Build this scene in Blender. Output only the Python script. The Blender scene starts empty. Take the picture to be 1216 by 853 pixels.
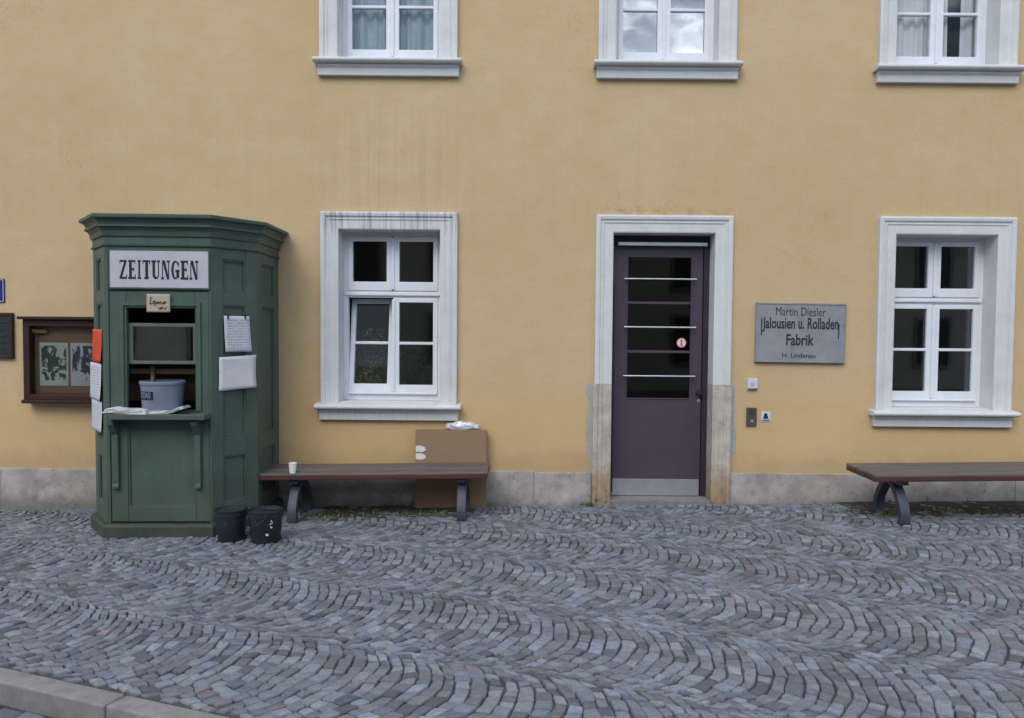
import bpy, bmesh, math, random
from mathutils import Vector, Matrix
R = math.radians
random.seed(11)
sc = bpy.context.scene
col = sc.collection

# ------------------------------------------------------------------ camera
W_PX, H_PX, F_PX, CX, CY = 1216, 853, 900.0, 625.0, 426.5
CAM_H, WALL_Y = 1.72, 7.5
cam = bpy.data.cameras.new('camera')
cam_o = bpy.data.objects.new('camera', cam)
col.objects.link(cam_o)
CAM_ROT = Matrix.Rotation(R(90 - 2.2), 3, 'X') @ Matrix.Rotation(R(0.5), 3, 'Z')
cam_o.matrix_world = Matrix.Translation((0, 0, CAM_H)) @ CAM_ROT.to_4x4()
cam.sensor_width = 36
cam.lens = 36 * F_PX / W_PX
cam.shift_x = -(CX - W_PX / 2) / W_PX
cam.clip_start, cam.clip_end = 0.05, 3000
sc.camera = cam_o

# ------------------------------------------------------------------ sky and sun
SUN_EL = 46
world = bpy.data.worlds.new('World')
sc.world = world
world.use_nodes = True
wn, wl = world.node_tree.nodes, world.node_tree.links
wn.clear()
w_out = wn.new('ShaderNodeOutputWorld')
w_bg = wn.new('ShaderNodeBackground'); w_bg.inputs['Strength'].default_value = 0.10
w_sky = wn.new('ShaderNodeTexSky'); w_sky.sky_type = 'NISHITA'; w_sky.sun_disc = False
w_sky.sun_elevation = R(SUN_EL); 
w_sky.air_density = 1.0; w_sky.dust_density = 1.0
w_tc = wn.new('ShaderNodeTexCoord')
w_map = wn.new('ShaderNodeMapping')
w_map.inputs['Scale'].default_value = (1, 1, 1.8)
w_map.inputs['Location'].default_value = (4.7, 0.1, 0.3)
w_noise = wn.new('ShaderNodeTexNoise')
w_noise.inputs['Scale'].default_value = 3.2; w_noise.inputs['Detail'].default_value = 7
w_noise.inputs['Roughness'].default_value = 0.58
w_ramp = wn.new('ShaderNodeValToRGB')
w_ramp.color_ramp.elements[0].position = 0.44; w_ramp.color_ramp.elements[1].position = 0.56
w_n2 = wn.new('ShaderNodeTexNoise')
w_n2.inputs['Scale'].default_value = 6.0; w_n2.inputs['Detail'].default_value = 5
w_cl = wn.new('ShaderNodeValToRGB')
w_cl.color_ramp.elements[0].position = 0.35; w_cl.color_ramp.elements[0].color = (3.2, 4.0, 5.3, 1)
w_cl.color_ramp.elements[1].position = 0.74; w_cl.color_ramp.elements[1].color = (50.0, 54.0, 60.0, 1)
_e = w_cl.color_ramp.elements.new(0.55); _e.color = (12.0, 13.8, 16.5, 1)
w_mix = wn.new('ShaderNodeMixRGB')
wl.new(w_tc.outputs['Generated'], w_map.inputs['Vector'])
wl.new(w_map.outputs['Vector'], w_noise.inputs['Vector'])
w_map2 = wn.new('ShaderNodeMapping')
w_map2.inputs['Scale'].default_value = (1, 1, 1.8); w_map2.inputs['Location'].default_value = (1.7, 0.9, 0.6)
wl.new(w_tc.outputs['Generated'], w_map2.inputs['Vector'])
wl.new(w_map2.outputs['Vector'], w_n2.inputs['Vector'])
wl.new(w_noise.outputs['Fac'], w_ramp.inputs['Fac'])
wl.new(w_n2.outputs['Fac'], w_cl.inputs['Fac'])
wl.new(w_ramp.outputs['Color'], w_mix.inputs['Fac'])
wl.new(w_sky.outputs['Color'], w_mix.inputs['Color1'])
wl.new(w_cl.outputs['Color'], w_mix.inputs['Color2'])
wl.new(w_mix.outputs['Color'], w_bg.inputs['Color'])
wl.new(w_bg.outputs['Background'], w_out.inputs['Surface'])

sun = bpy.data.lights.new('sun', 'SUN')
sun.energy = 1.15; sun.angle = R(32); sun.color = (1.0, 0.955, 0.90)
sun_o = bpy.data.objects.new('sun', sun); col.objects.link(sun_o)
# the sun veiled by cloud, over the near side of the street
_sd = Vector((-math.cos(R(SUN_EL)) * 0.34, -math.cos(R(SUN_EL)) * 0.94, math.sin(R(SUN_EL))))
sun_o.rotation_euler = _sd.to_track_quat('Z', 'Y').to_euler()
w_sky.sun_rotation = math.atan2(_sd.x, _sd.y)
sun_o.location = _sd * 30

sc.view_settings.view_transform = 'Standard'
sc.view_settings.look = 'None'
sc.view_settings.gamma = 1
sc.view_settings.use_curve_mapping = False
sc.view_settings.exposure = 0.37
sc.cycles.use_denoising = True
sc.cycles.max_bounces = 10
sc.cycles.transparent_max_bounces = 12
sc.cycles.sample_clamp_indirect = 6

# ------------------------------------------------------------------ pixels to places
def ray(px, py):
    return CAM_ROT @ Vector(((px - CX) / F_PX, -(py - CY) / F_PX, -1))
def P(px, py, y=WALL_Y):
    d = ray(px, py); return Vector((0, 0, CAM_H)) + d * (y / d.y)
G0, G1 = -0.0203, 0.0172            # the pavement climbs a little to the right
def gz(x, y=0): return G0 + G1 * x
def G(px, py, up=0.0):
    d = ray(px, py); t = (G0 + up - CAM_H) / (d.z - G1 * d.x); return Vector((0, 0, CAM_H)) + d * t
def hit(px, py, p0, n):
    d = ray(px, py); o = Vector((0, 0, CAM_H)); return o + d * ((p0 - o).dot(n) / d.dot(n))
_CI = CAM_ROT.transposed()
def project(p):
    q = _CI @ (Vector(p) - Vector((0, 0, CAM_H))); return CX - F_PX * q.x / q.z, CY + F_PX * q.y / q.z, -q.z

# ------------------------------------------------------------------ materials
def rgb(r, g, b):
    f = lambda c: ((c / 255 + 0.055) / 1.055) ** 2.4 if c > 10 else c / 255 / 12.92
    return (f(r), f(g), f(b))
class MT:
    """a small node-graph builder round one Principled shader"""
    def __init__(s, name, rough=0.7, spec=0.4, metal=0.0):
        s.m = bpy.data.materials.new(name); s.m.use_nodes = True
        s.n, s.l = s.m.node_tree.nodes, s.m.node_tree.links
        s.b = s.n['Principled BSDF']
        s.b.inputs['Roughness'].default_value = rough
        s.b.inputs['Specular IOR Level'].default_value = spec
        s.b.inputs['Metallic'].default_value = metal
        s.tc = s.n.new('ShaderNodeTexCoord')
    def co(s, scale=(1, 1, 1), loc=(0, 0, 0), which='Object'):
        mp = s.n.new('ShaderNodeMapping')
        mp.inputs['Scale'].default_value = scale; mp.inputs['Location'].default_value = loc
        s.l.new(s.tc.outputs[which], mp.inputs['Vector']); return mp.outputs[0]
    def noise(s, scale, detail=4, rough=0.55, vec=None, dist=0.0):
        t = s.n.new('ShaderNodeTexNoise')
        t.inputs['Scale'].default_value = scale; t.inputs['Detail'].default_value = detail
        t.inputs['Roughness'].default_value = rough; t.inputs['Distortion'].default_value = dist
        s.l.new(vec or s.tc.outputs['Object'], t.inputs['Vector']); return t.outputs['Fac']
    def ramp(s, fac, stops):
        r = s.n.new('ShaderNodeValToRGB'); e = r.color_ramp.elements
        while len(e) < len(stops): e.new(0.5)
        for i, (p, c) in enumerate(stops):
            e[i].position = p
            e[i].color = (c, c, c, 1) if isinstance(c, (int, float)) else (*c, 1)
        s.l.new(fac, r.inputs['Fac']); return r.outputs['Color']
    def mix(s, fac, a, b, mode='MIX'):
        m = s.n.new('ShaderNodeMixRGB'); m.blend_type = mode
        for k, v in (('Fac', fac), ('Color1', a), ('Color2', b)):
            if isinstance(v, (int, float)): m.inputs[k].default_value = v if k == 'Fac' else (v, v, v, 1)
            elif isinstance(v, tuple): m.inputs[k].default_value = (*v, 1)
            else: s.l.new(v, m.inputs[k])
        return m.outputs[0]
    def math(s, op, a, b=0.0, clamp=False):
        m = s.n.new('ShaderNodeMath'); m.operation = op; m.use_clamp = clamp
        for i, v in enumerate((a, b)):
            if isinstance(v, (int, float)): m.inputs[i].default_value = v
            else: s.l.new(v, m.inputs[i])
        return m.outputs[0]
    def sep(s, vec=None):
        x = s.n.new('ShaderNodeSeparateXYZ'); s.l.new(vec or s.tc.outputs['Object'], x.inputs[0]); return x.outputs
    def band(s, v, lo, hi, soft):
        """1 between lo and hi with soft edges"""
        def st(a, b):
            m = s.n.new('ShaderNodeMapRange'); m.interpolation_type = 'SMOOTHSTEP'
            m.inputs['From Min'].default_value = a; m.inputs['From Max'].default_value = b
            s.l.new(v, m.inputs['Value']); return m.outputs[0]
        return s.math('MULTIPLY', st(lo - soft, lo + soft), s.math('SUBTRACT', 1.0, st(hi - soft, hi + soft)))
    def color(s, c):
        if isinstance(c, tuple): s.b.inputs['Base Color'].default_value = (*c, 1)
        else: s.l.new(c, s.b.inputs['Base Color'])
        return s
    def rough(s, f): s.l.new(f, s.b.inputs['Roughness']); return s
    def bump(s, h, strength=0.3, dist=0.01):
        b = s.n.new('ShaderNodeBump'); b.inputs['Strength'].default_value = strength
        b.inputs['Distance'].default_value = dist
        s.l.new(h, b.inputs['Height']); s.l.new(b.outputs[0], s.b.inputs['Normal']); return s
def simple(name, c, rough=0.6, var=0.18, scale=6, bump=0.15, bscale=40, spec=0.4, metal=0.0, dirt=None):
    m = MT(name, rough, spec, metal)
    a = tuple(x * (1 - var) for x in c); b = tuple(min(1, x * (1 + var)) for x in c)
    cc = m.ramp(m.noise(scale, 6, 0.65), [(0.3, a), (0.7, b)])
    if dirt: cc = m.mix(m.ramp(m.noise(scale * 0.6, 8, 0.7, m.co(loc=(3, 1, 5))), [(0.52, 0.0), (0.72, 0.75)]), cc, dirt)
    m.color(cc)
    if bump: m.bump(m.noise(bscale, 4), bump, 0.004)
    return m.m

# ochre plaster with weathering: object coordinates equal metres from the house root
def mat_plaster():
    m = MT('ochre_plaster', 0.92, 0.15)
    x, y, z = m.sep()
    c = m.ramp(m.noise(0.55, 6, 0.6), [(0.3, rgb(196, 170, 131)), (0.7, rgb(209, 184, 146))])
    c = m.mix(m.ramp(m.noise(3.5, 8, 0.7, m.co((1, 1, 1.6))), [(0.35, 0.0), (0.75, 0.5)]), c, rgb(186, 157, 114))
    c = m.mix(m.ramp(m.noise(38, 3, 0.7), [(0.45, 0.0), (0.75, 0.18)]), c, rgb(165, 140, 100))
    # rain streaks running down on to the window heads
    st = m.noise(1.0, 5, 0.75, m.co((26, 1, 0.16)))
    stm = m.math('MULTIPLY', m.ramp(st, [(0.48, 0.0), (0.66, 1.0)]), m.math('MULTIPLY', m.band(x, -1.9, -0.8, 0.25), m.band(z, 2.84, 3.75, 0.4)))
    c = m.mix(m.math('MULTIPLY', stm, 0.22), c, rgb(112, 96, 72))
    st2 = m.math('MULTIPLY', m.ramp(m.noise(1.0, 5, 0.75, m.co((18, 1, 0.25), (4, 0, 1))), [(0.5, 0.0), (0.7, 1.0)]), m.band(z, 2.6, 4.15, 0.35))
    c = m.mix(m.math('MULTIPLY', st2, 0.08), c, rgb(128, 110, 82))
    st3 = m.math('MULTIPLY', m.ramp(m.noise(9, 5, 0.7), [(0.4, 0.0), (0.65, 1.0)]), m.math('MULTIPLY', m.band(x, 0.7, 2.0, 0.15), m.band(z, 2.84, 2.93, 0.05)))
    c = m.mix(m.math('MULTIPLY', st3, 0.4), c, rgb(112, 96, 72))
    # deeper yellow low down, blotchy along its edge
    zz = m.math('ADD', z, m.math('MULTIPLY', m.noise(1.6, 5, 0.6), 0.9))
    low = m.band(zz, -2, 1.55, 0.35)
    c = m.mix(m.math('MULTIPLY', low, 0.40), c, rgb(202, 166, 112))
    # scuffs and lost paint just over the plinth
    zs = m.band(z, 0.2, 0.42, 0.08)
    c = m.mix(m.math('MULTIPLY', zs, m.ramp(m.noise(7, 7, 0.75), [(0.55, 0.0), (0.68, 0.7)])), c, rgb(186, 178, 160))
    # hairline cracks, here and there
    vo = m.n.new('ShaderNodeTexVoronoi'); vo.feature = 'DISTANCE_TO_EDGE'; vo.inputs['Scale'].default_value = 0.9
    dv = m.n.new('ShaderNodeVectorMath'); dv.operation = 'ADD'
    wob = m.n.new('ShaderNodeTexNoise'); wob.inputs['Scale'].default_value = 4; wob.inputs['Detail'].default_value = 6
    m.l.new(m.tc.outputs['Object'], wob.inputs['Vector']); m.l.new(m.tc.outputs['Object'], dv.inputs[0]); m.l.new(wob.outputs['Color'], dv.inputs[1]); m.l.new(dv.outputs[0], vo.inputs['Vector'])
    ck = m.math('MULTIPLY', m.ramp(vo.outputs['Distance'], [(0.0, 1.0), (0.004, 0.0)]), m.ramp(m.noise(0.7, 3, 0.5, m.co(loc=(9, 2, 4))), [(0.56, 0.0), (0.66, 0.5)]))
    c = m.mix(ck, c, rgb(120, 100, 74))
    # splashed dirt at the foot of the wall
    zd = m.math('ADD', z, m.math('MULTIPLY', m.noise(3.2, 6, 0.7), 0.5))
    c = m.mix(m.math('MULTIPLY', m.band(zd, -1, 0.72, 0.14), 0.28), c, rgb(138, 116, 84))
    m.color(c)
    h = m.mix(0.45, m.noise(26, 6, 0.7, m.co((0.6, 1, 1.5))), m.noise(4, 4, 0.6, m.co((0.7, 1, 2.2))))
    m.bump(h, 0.17, 0.025)
    return m.m
def mat_white_trim():
    m = MT('white_trim_paint', 0.6, 0.3)
    c = m.ramp(m.noise(5, 6, 0.65), [(0.3, (0.58, 0.59, 0.585)), (0.7, (0.67, 0.675, 0.665))])
    st = m.ramp(m.noise(1.0, 5, 0.75, m.co((34, 34, 1.6))), [(0.5, 0.0), (0.72, 1.0)])
    c = m.mix(m.math('MULTIPLY', st, 0.14), c, (0.30, 0.31, 0.31))
    c = m.mix(m.ramp(m.noise(14, 6, 0.7), [(0.55, 0.0), (0.75, 0.3)]), c, (0.42, 0.42, 0.40))
    m.color(c); m.bump(m.noise(60, 4), 0.12, 0.003); return m.m
def mat_streaked_trim():
    m = MT('rain_streaked_trim', 0.65, 0.3)
    c = m.ramp(m.noise(5, 6, 0.65), [(0.3, (0.58, 0.59, 0.585)), (0.7, (0.67, 0.675, 0.665))])
    z = m.sep()[2]
    st = m.ramp(m.noise(1.0, 5, 0.75, m.co((30, 1, 0.8))), [(0.46, 0.0), (0.60, 1.0)])
    c = m.mix(m.math('MULTIPLY', st, m.math('ADD', 0.12, m.math('MULTIPLY', m.band(z, 1.68, 3.0, 0.1), 0.38))), c, (0.10, 0.11, 0.11))
    m.color(c); m.bump(m.noise(60, 4), 0.12, 0.003); return m.m
def mat_door_stone():
    m = MT('bare_door_stone', 0.85, 0.2)
    z = m.sep()[2]
    c = m.ramp(m.noise(9, 8, 0.7), [(0.3, rgb(160, 150, 136)), (0.7, rgb(200, 194, 184))])
    st = m.ramp(m.noise(1.0, 5, 0.7, m.co((24, 24, 1.0))), [(0.5, 0.0), (0.75, 0.4)])
    c = m.mix(st, c, rgb(120, 102, 82))
    zz = m.math('ADD', z, m.math('MULTIPLY', m.noise(6, 6, 0.7), 0.7))
    c = m.mix(m.math('MULTIPLY', m.band(zz, -1, 0.66, 0.22), 0.65), c, rgb(150, 118, 76))
    c = m.mix(m.math('MULTIPLY', m.band(zz, -1, 0.40, 0.1), m.ramp(m.noise(11, 5, 0.7), [(0.45, 0.0), (0.6, 0.85)])), c, rgb(60, 52, 38))
    m.color(c); m.bump(m.noise(30, 6, 0.7), 0.35, 0.008); return m.m
def mat_plinth():
    m = MT('plinth_stone', 0.88, 0.2)
    c = m.ramp(m.noise(4, 8, 0.7), [(0.3, rgb(134, 128, 124)), (0.7, rgb(188, 181, 174))])
    c = m.mix(m.ramp(m.noise(1.1, 6, 0.65), [(0.5, 0.0), (0.7, 0.6)]), c, rgb(148, 134, 118))
    c = m.mix(m.ramp(m.noise(13, 6, 0.75), [(0.58, 0.0), (0.68, 0.6)]), c, rgb(92, 86, 82))
    z = m.sep()[2]
    zz = m.math('ADD', z, m.math('MULTIPLY', m.noise(5, 6, 0.7), 0.25))
    c = m.mix(m.math('MULTIPLY', m.band(zz, -1, 0.13, 0.08), 0.55), c, rgb(84, 78, 70))
    m.color(c); m.bump(m.noise(22, 8, 0.75), 0.5, 0.012); return m.m
def mat_cobble(name, a, b):
    m = MT(name, 0.6, 0.4)
    at = m.n.new('ShaderNodeVertexColor'); at.layer_name = 'tone'
    base = m.mix(m.ramp(m.noise(32, 8, 0.8), [(0.28, 0.0), (0.72, 1.0)]), a, b)
    c = m.mix(1.0, base, at.outputs['Color'], 'MULTIPLY')
    c = m.mix(m.ramp(m.noise(0.8, 5, 0.6), [(0.5, 0.0), (0.75, 0.25)]), c, tuple(x * 0.6 for x in a))
    m.color(c)
    m.rough(m.ramp(m.noise(9, 4), [(0.3, 0.45), (0.7, 0.75)]))
    m.bump(m.noise(45, 6, 0.75), 0.8, 0.008); return m.m
def mat_green():
    m = MT('kiosk_green_paint', 0.55, 0.35)
    c = m.ramp(m.noise(4, 6, 0.65), [(0.3, rgb(64, 82, 72)), (0.7, rgb(78, 96, 85))])
    st = m.ramp(m.noise(1.0, 6, 0.7, m.co((22, 22, 1.5))), [(0.52, 0.0), (0.75, 0.4)])
    c = m.mix(st, c, rgb(50, 64, 57))
    z = m.sep()[2]
    zz = m.math('ADD', z, m.math('MULTIPLY', m.noise(4, 6, 0.7), 0.8))
    worn = m.math('MULTIPLY', m.band(zz, -1, 0.75, 0.3), m.ramp(m.noise(8, 8, 0.75), [(0.42, 0.0), (0.60, 0.85)]))
    c = m.mix(worn, c, rgb(78, 72, 58))
    chips = m.ramp(m.noise(26, 6, 0.7, m.co((1, 1, 0.5))), [(0.66, 0.0), (0.70, 0.6)])
    c = m.mix(m.math('MULTIPLY', chips, m.ramp(m.noise(2.2, 4, 0.6), [(0.45, 0.0), (0.6, 1.0)])), c, rgb(108, 108, 96))
    c = m.mix(m.ramp(m.noise(1.5, 6, 0.6, m.co(loc=(4, 4, 4))), [(0.45, 0.0), (0.7, 0.4)]), c, rgb(84, 100, 92))
    m.color(c); m.bump(m.noise(1.0, 5, 0.7, m.co((70, 70, 5))), 0.3, 0.004); return m.m
def mat_wood(name, a, b, rough=0.7, axis=0, sc_=1.0):
    m = MT(name, rough, 0.3)
    s = [30 * sc_] * 3; s[axis] = 1.6 * sc_
    g = m.noise(1.0, 7, 0.7, m.co(tuple(s)), 0.6)
    c = m.ramp(g, [(0.3, a), (0.7, b)])
    c = m.mix(m.ramp(m.noise(3, 6, 0.7), [(0.55, 0.0), (0.75, 0.4)]), c, tuple(x * 0.55 for x in a))
    m.color(c); m.bump(g, 0.35, 0.004); return m.m
def mat_bench():
    m = MT('bench_board_paint', 0.5, 0.4)
    gn = m.n.new('ShaderNodeNewGeometry')
    g = m.noise(1.0, 7, 0.7, m.co((1.6, 40, 40)), 0.6)
    red = m.ramp(g, [(0.3, rgb(66, 40, 37)), (0.7, rgb(92, 58, 52))])
    worn = m.ramp(g, [(0.3, rgb(78, 72, 69)), (0.7, rgb(116, 108, 103))])
    # paint worn off the walked and sat-on upper faces of the boards (the board's own height decides)
    z = m.sep(m.tc.outputs['Object'])[2]
    k = m.math('MULTIPLY', m.band(m.math('ADD', z, m.math('MULTIPLY', m.noise(9, 5, 0.7), 0.016)), 0.444, 2, 0.004), m.ramp(m.noise(6, 6, 0.7, m.co((0.4, 2, 1))), [(0.25, 0.45), (0.5, 1.0)]))
    m.color(m.mix(k, red, worn)); m.bump(g, 0.3, 0.003); return m.m
def mat_glass(name='window_glass', ior=1.75, tint=(0.93, 0.95, 0.95), wav=0.02):
    m = MT(name)
    out = m.n['Material Output']
    m.n.remove(m.b)
    tr = m.n.new('ShaderNodeBsdfTransparent'); tr.inputs[0].default_value = (*tint, 1)
    gl = m.n.new('ShaderNodeBsdfGlossy'); gl.inputs['Roughness'].default_value = 0.0
    gl.inputs['Color'].default_value = (1, 1, 1, 1)
    fr = m.n.new('ShaderNodeFresnel'); fr.inputs['IOR'].default_value = ior
    mx = m.n.new('ShaderNodeMixShader')
    bp = m.n.new('ShaderNodeBump'); bp.inputs['Strength'].default_value = wav; bp.inputs['Distance'].default_value = 0.02
    m.l.new(m.noise(3.0, 2), bp.inputs['Height']); m.l.new(bp.outputs[0], gl.inputs['Normal'])
    m.l.new(fr.outputs[0], mx.inputs[0]); m.l.new(tr.outputs[0], mx.inputs[1]); m.l.new(gl.outputs[0], mx.inputs[2])
    m.l.new(mx.outputs[0], out.inputs['Surface']); return m.m
def mat_curtain():
    m = MT('net_curtain', 0.9, 0.1)
    m.color(m.ramp(m.noise(5, 4), [(0.3, (0.78, 0.80, 0.82)), (0.7, (0.86, 0.87, 0.88))]))
    return m.m
def mat_leaf(name, a, b):
    m = MT(name, 0.55, 0.35)
    at = m.n.new('ShaderNodeVertexColor'); at.layer_name = 'tone'
    m.color(m.mix(1.0, m.mix(m.noise(6), a, b), at.outputs['Color'], 'MULTIPLY')); return m.m
def mat_paper(name, base, ink=None, lines=26.0, density=0.52):
    """paper with rows of fine unreadable print"""
    m = MT(name, 0.85, 0.15)
    c = m.ramp(m.noise(5, 5), [(0.3, tuple(x * 0.93 for x in base)), (0.7, base)])
    if ink:
        x, y, z = m.sep(m.tc.outputs['Generated'])
        row = m.n.new('ShaderNodeTexWave'); row.bands_direction = 'Z'; row.inputs['Scale'].default_value = lines / 6.28
        m.l.new(m.tc.outputs['Generated'], row.inputs['Vector'])
        words = m.noise(1.0, 2, 0.5, m.co((38, 38, lines * 0.55), which='Generated'))
        k = m.math('MULTIPLY', m.ramp(row.outputs['Fac'], [(0.5, 0.0), (0.6, 1.0)]), m.ramp(words, [(density - 0.05, 0.0), (density, 1.0)]))
        mar = m.math('MULTIPLY', m.band(x, 0.1, 0.9, 0.02), m.band(z, 0.07, 0.92, 0.02))
        c = m.mix(m.math('MULTIPLY', m.math('MULTIPLY', k, mar), 0.6), c, ink)
    m.color(c); return m.m
def mat_poster(name, pale, dark, seed):
    m = MT(name, 0.7, 0.2)
    n = m.noise(3.0, 5, 0.6, m.co((1, 1, 1), (seed, seed * 2, seed), 'Generated'), 1.2)
    x, y, z = m.sep(m.tc.outputs['Generated'])
    mar = m.math('MULTIPLY', m.band(x, 0.06, 0.94, 0.01), m.band(z, 0.12, 0.93, 0.01))
    k = m.math('MULTIPLY', m.ramp(n, [(0.48, 0.0), (0.53, 1.0)]), mar)
    m.color(m.mix(k, m.ramp(m.noise(9), [(0.3, tuple(c * 0.85 for c in pale)), (0.7, pale)]), dark)); return m.m

M = dict(
    plaster=mat_plaster(), trim=mat_white_trim(), streak=mat_streaked_trim(), door_stone=mat_door_stone(), plinth=mat_plinth(),
    cobble=mat_cobble('granite_cobble', (0.098, 0.109, 0.129), (0.236, 0.254, 0.282)),
    sett=mat_cobble('road_sett', (0.13, 0.14, 0.165), (0.19, 0.20, 0.225)),
    bed=simple('joint_grit', (0.062, 0.061, 0.060), 0.95, 0.3, 30, 0.5, 120),
    kerb=simple('kerb_granite', (0.21, 0.20, 0.188), 0.8, 0.22, 14, 0.35, 90, dirt=(0.22, 0.21, 0.20)),
    green=mat_green(),
    green_dark=simple('kiosk_base_paint', rgb(58, 66, 56), 0.7, 0.3, 7, 0.3, 50, dirt=rgb(70, 62, 52)),
    sash_white=simple('sash_white_paint', (0.72, 0.74, 0.78), 0.4, 0.05, 8, 0.05, 60),
    glass=mat_glass(), glass_case=mat_glass('case_glass', 1.3, (0.95, 0.96, 0.96), 0.01), glass_up=mat_glass('bright_window_glass', 3.2, (0.8, 0.86, 0.88), 0.03),
    glass_dark=mat_glass('kiosk_glass', 1.6, (0.6, 0.63, 0.66), 0.02),
    curtain=mat_curtain(), curtain_sky=simple('sky_toned_net', (0.46, 0.56, 0.62), 0.9, 0.12, 6, 0),  # blue-grey of the mirrored sky put into the second net's colour
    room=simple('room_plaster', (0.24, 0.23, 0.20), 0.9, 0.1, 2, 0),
    purple=simple('door_purple_paint', rgb(76, 65, 79), 0.45, 0.08, 3, 0.06, 60, dirt=rgb(76, 64, 76)),
    purple_dark=simple('door_frame_paint', rgb(50, 41, 54), 0.5, 0.1, 4, 0.06, 60),
    steel=simple('brushed_steel', (0.62, 0.64, 0.66), 0.38, 0.1, 9, 0.05, 80, metal=0.85),
    chrome=simple('chrome_rod', (0.8, 0.81, 0.83), 0.25, 0.03, 9, 0, metal=0.95),
    iron=simple('cast_iron_blue_grey', rgb(62, 66, 78), 0.5, 0.2, 9, 0.25, 60, dirt=rgb(96, 100, 112)),
    iron_dark=simple('black_metal', (0.018, 0.018, 0.021), 0.5, 0.2, 9, 0.1),
    bench=mat_bench(),
    plastic_black=simple('black_bucket_plastic', (0.017, 0.018, 0.024), 0.42, 0.2, 12, 0.1, dirt=(0.05, 0.05, 0.055)),
    plastic_grey=simple('pale_bucket_plastic', rgb(120, 128, 143), 0.45, 0.06, 9, 0.03),
    water=simple('standing_rainwater', (0.03, 0.035, 0.04), 0.04, 0.1, 5, 0.05, 14, spec=0.6),
    card=simple('cardboard', rgb(144, 118, 92), 0.88, 0.07, 5, 0.12, 70),
    tape=simple('white_paper_label', (0.68, 0.68, 0.67), 0.8, 0.05, 8, 0),
    foil=simple('crinkled_packet', (0.62, 0.64, 0.67), 0.35, 0.2, 30, 0.6, 45, metal=0.25),
    cup=simple('white_paper_cup', (0.8, 0.8, 0.8), 0.6, 0.03, 8, 0),
    sign_white=simple('white_enamel', (0.47, 0.48, 0.52), 0.4, 0.06, 6, 0.04, dirt=(0.38, 0.38, 0.39)),
    ink=simple('black_lettering', (0.012, 0.012, 0.018), 0.6, 0.1, 8, 0),
    ink_soft=simple('faded_lettering', (0.022, 0.022, 0.034), 0.7, 0.3, 30, 0),
    plaque=simple('grey_stone_plaque', rgb(138, 140, 144), 0.6, 0.14, 7, 0.15, 60, dirt=rgb(116, 114, 110)),
    dark_wood=mat_wood('dark_brown_wood', rgb(44, 26, 22), rgb(66, 40, 33), 0.55, 2, 0.7),
    case_wood=mat_wood('case_backing_wood', rgb(112, 84, 68), rgb(136, 106, 86), 0.8, 0, 0.7),
    shelf_wood=mat_wood('pale_shelf_wood', rgb(110, 92, 68), rgb(142, 120, 90), 0.8, 0, 0.7),
    grey_wood=simple('olive_sash_paint', rgb(96, 102, 92), 0.6, 0.1, 8, 0.1),
    paper=mat_paper('printed_notice', (0.60, 0.61, 0.65), (0.13, 0.13, 0.18)),
    paper_plain=simple('plain_white_paper', (0.60, 0.61, 0.62), 0.8, 0.06, 12, 0.35, 25),
    paper_red=simple('orange_red_paper', rgb(205, 72, 44), 0.7, 0.12, 10, 0.05),
    card_beige=simple('beige_card', rgb(176, 162, 142), 0.85, 0.05, 8, 0),
    news=mat_paper('newsprint', (0.66, 0.66, 0.67), (0.15, 0.15, 0.16), 30, 0.5),
    blue=simple('blue_enamel', rgb(28, 30, 132), 0.3, 0.05, 8, 0),
    bronze=simple('dark_bronze', rgb(40, 42, 44), 0.5, 0.2, 18, 0.5, 40),
    blue_ink=simple('blue_print', rgb(30, 36, 66), 0.6, 0.05, 8, 0),
    bell_white=simple('pale_blue_plastic', rgb(196, 208, 220), 0.4, 0.03, 8, 0),
    bell_grey=simple('brown_grey_metal', rgb(98, 92, 90), 0.4, 0.1, 14, 0.1, metal=0.4),
    sticker_red=simple('red_print', rgb(186, 52, 48), 0.5, 0.05, 8, 0),
    mortar=simple('grey_cement', rgb(166, 166, 160), 0.9, 0.12, 9, 0.4, 40),
    leaf=mat_leaf('leaf_green', (0.06, 0.11, 0.035), (0.12, 0.18, 0.06)),
    soil=simple('dark_soil', (0.05, 0.042, 0.034), 0.95, 0.35, 18, 0.8, 70, dirt=(0.045, 0.06, 0.03)),
    roof=simple('red_roof_tile', rgb(140, 78, 58), 0.85, 0.2, 8, 0.4, 20),
    across=simple('grey_plaster', (0.30, 0.285, 0.25), 0.9, 0.12, 1.5, 0.2),
    poster_a=mat_poster('green_poster', rgb(176, 190, 178), rgb(58, 76, 68), 1.3),
    poster_b=mat_poster('grey_poster', rgb(174, 184, 186), rgb(66, 66, 76), 7.1),
    terracotta=simple('terracotta', rgb(140, 84, 60), 0.8, 0.1, 8, 0.1),
)

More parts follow.
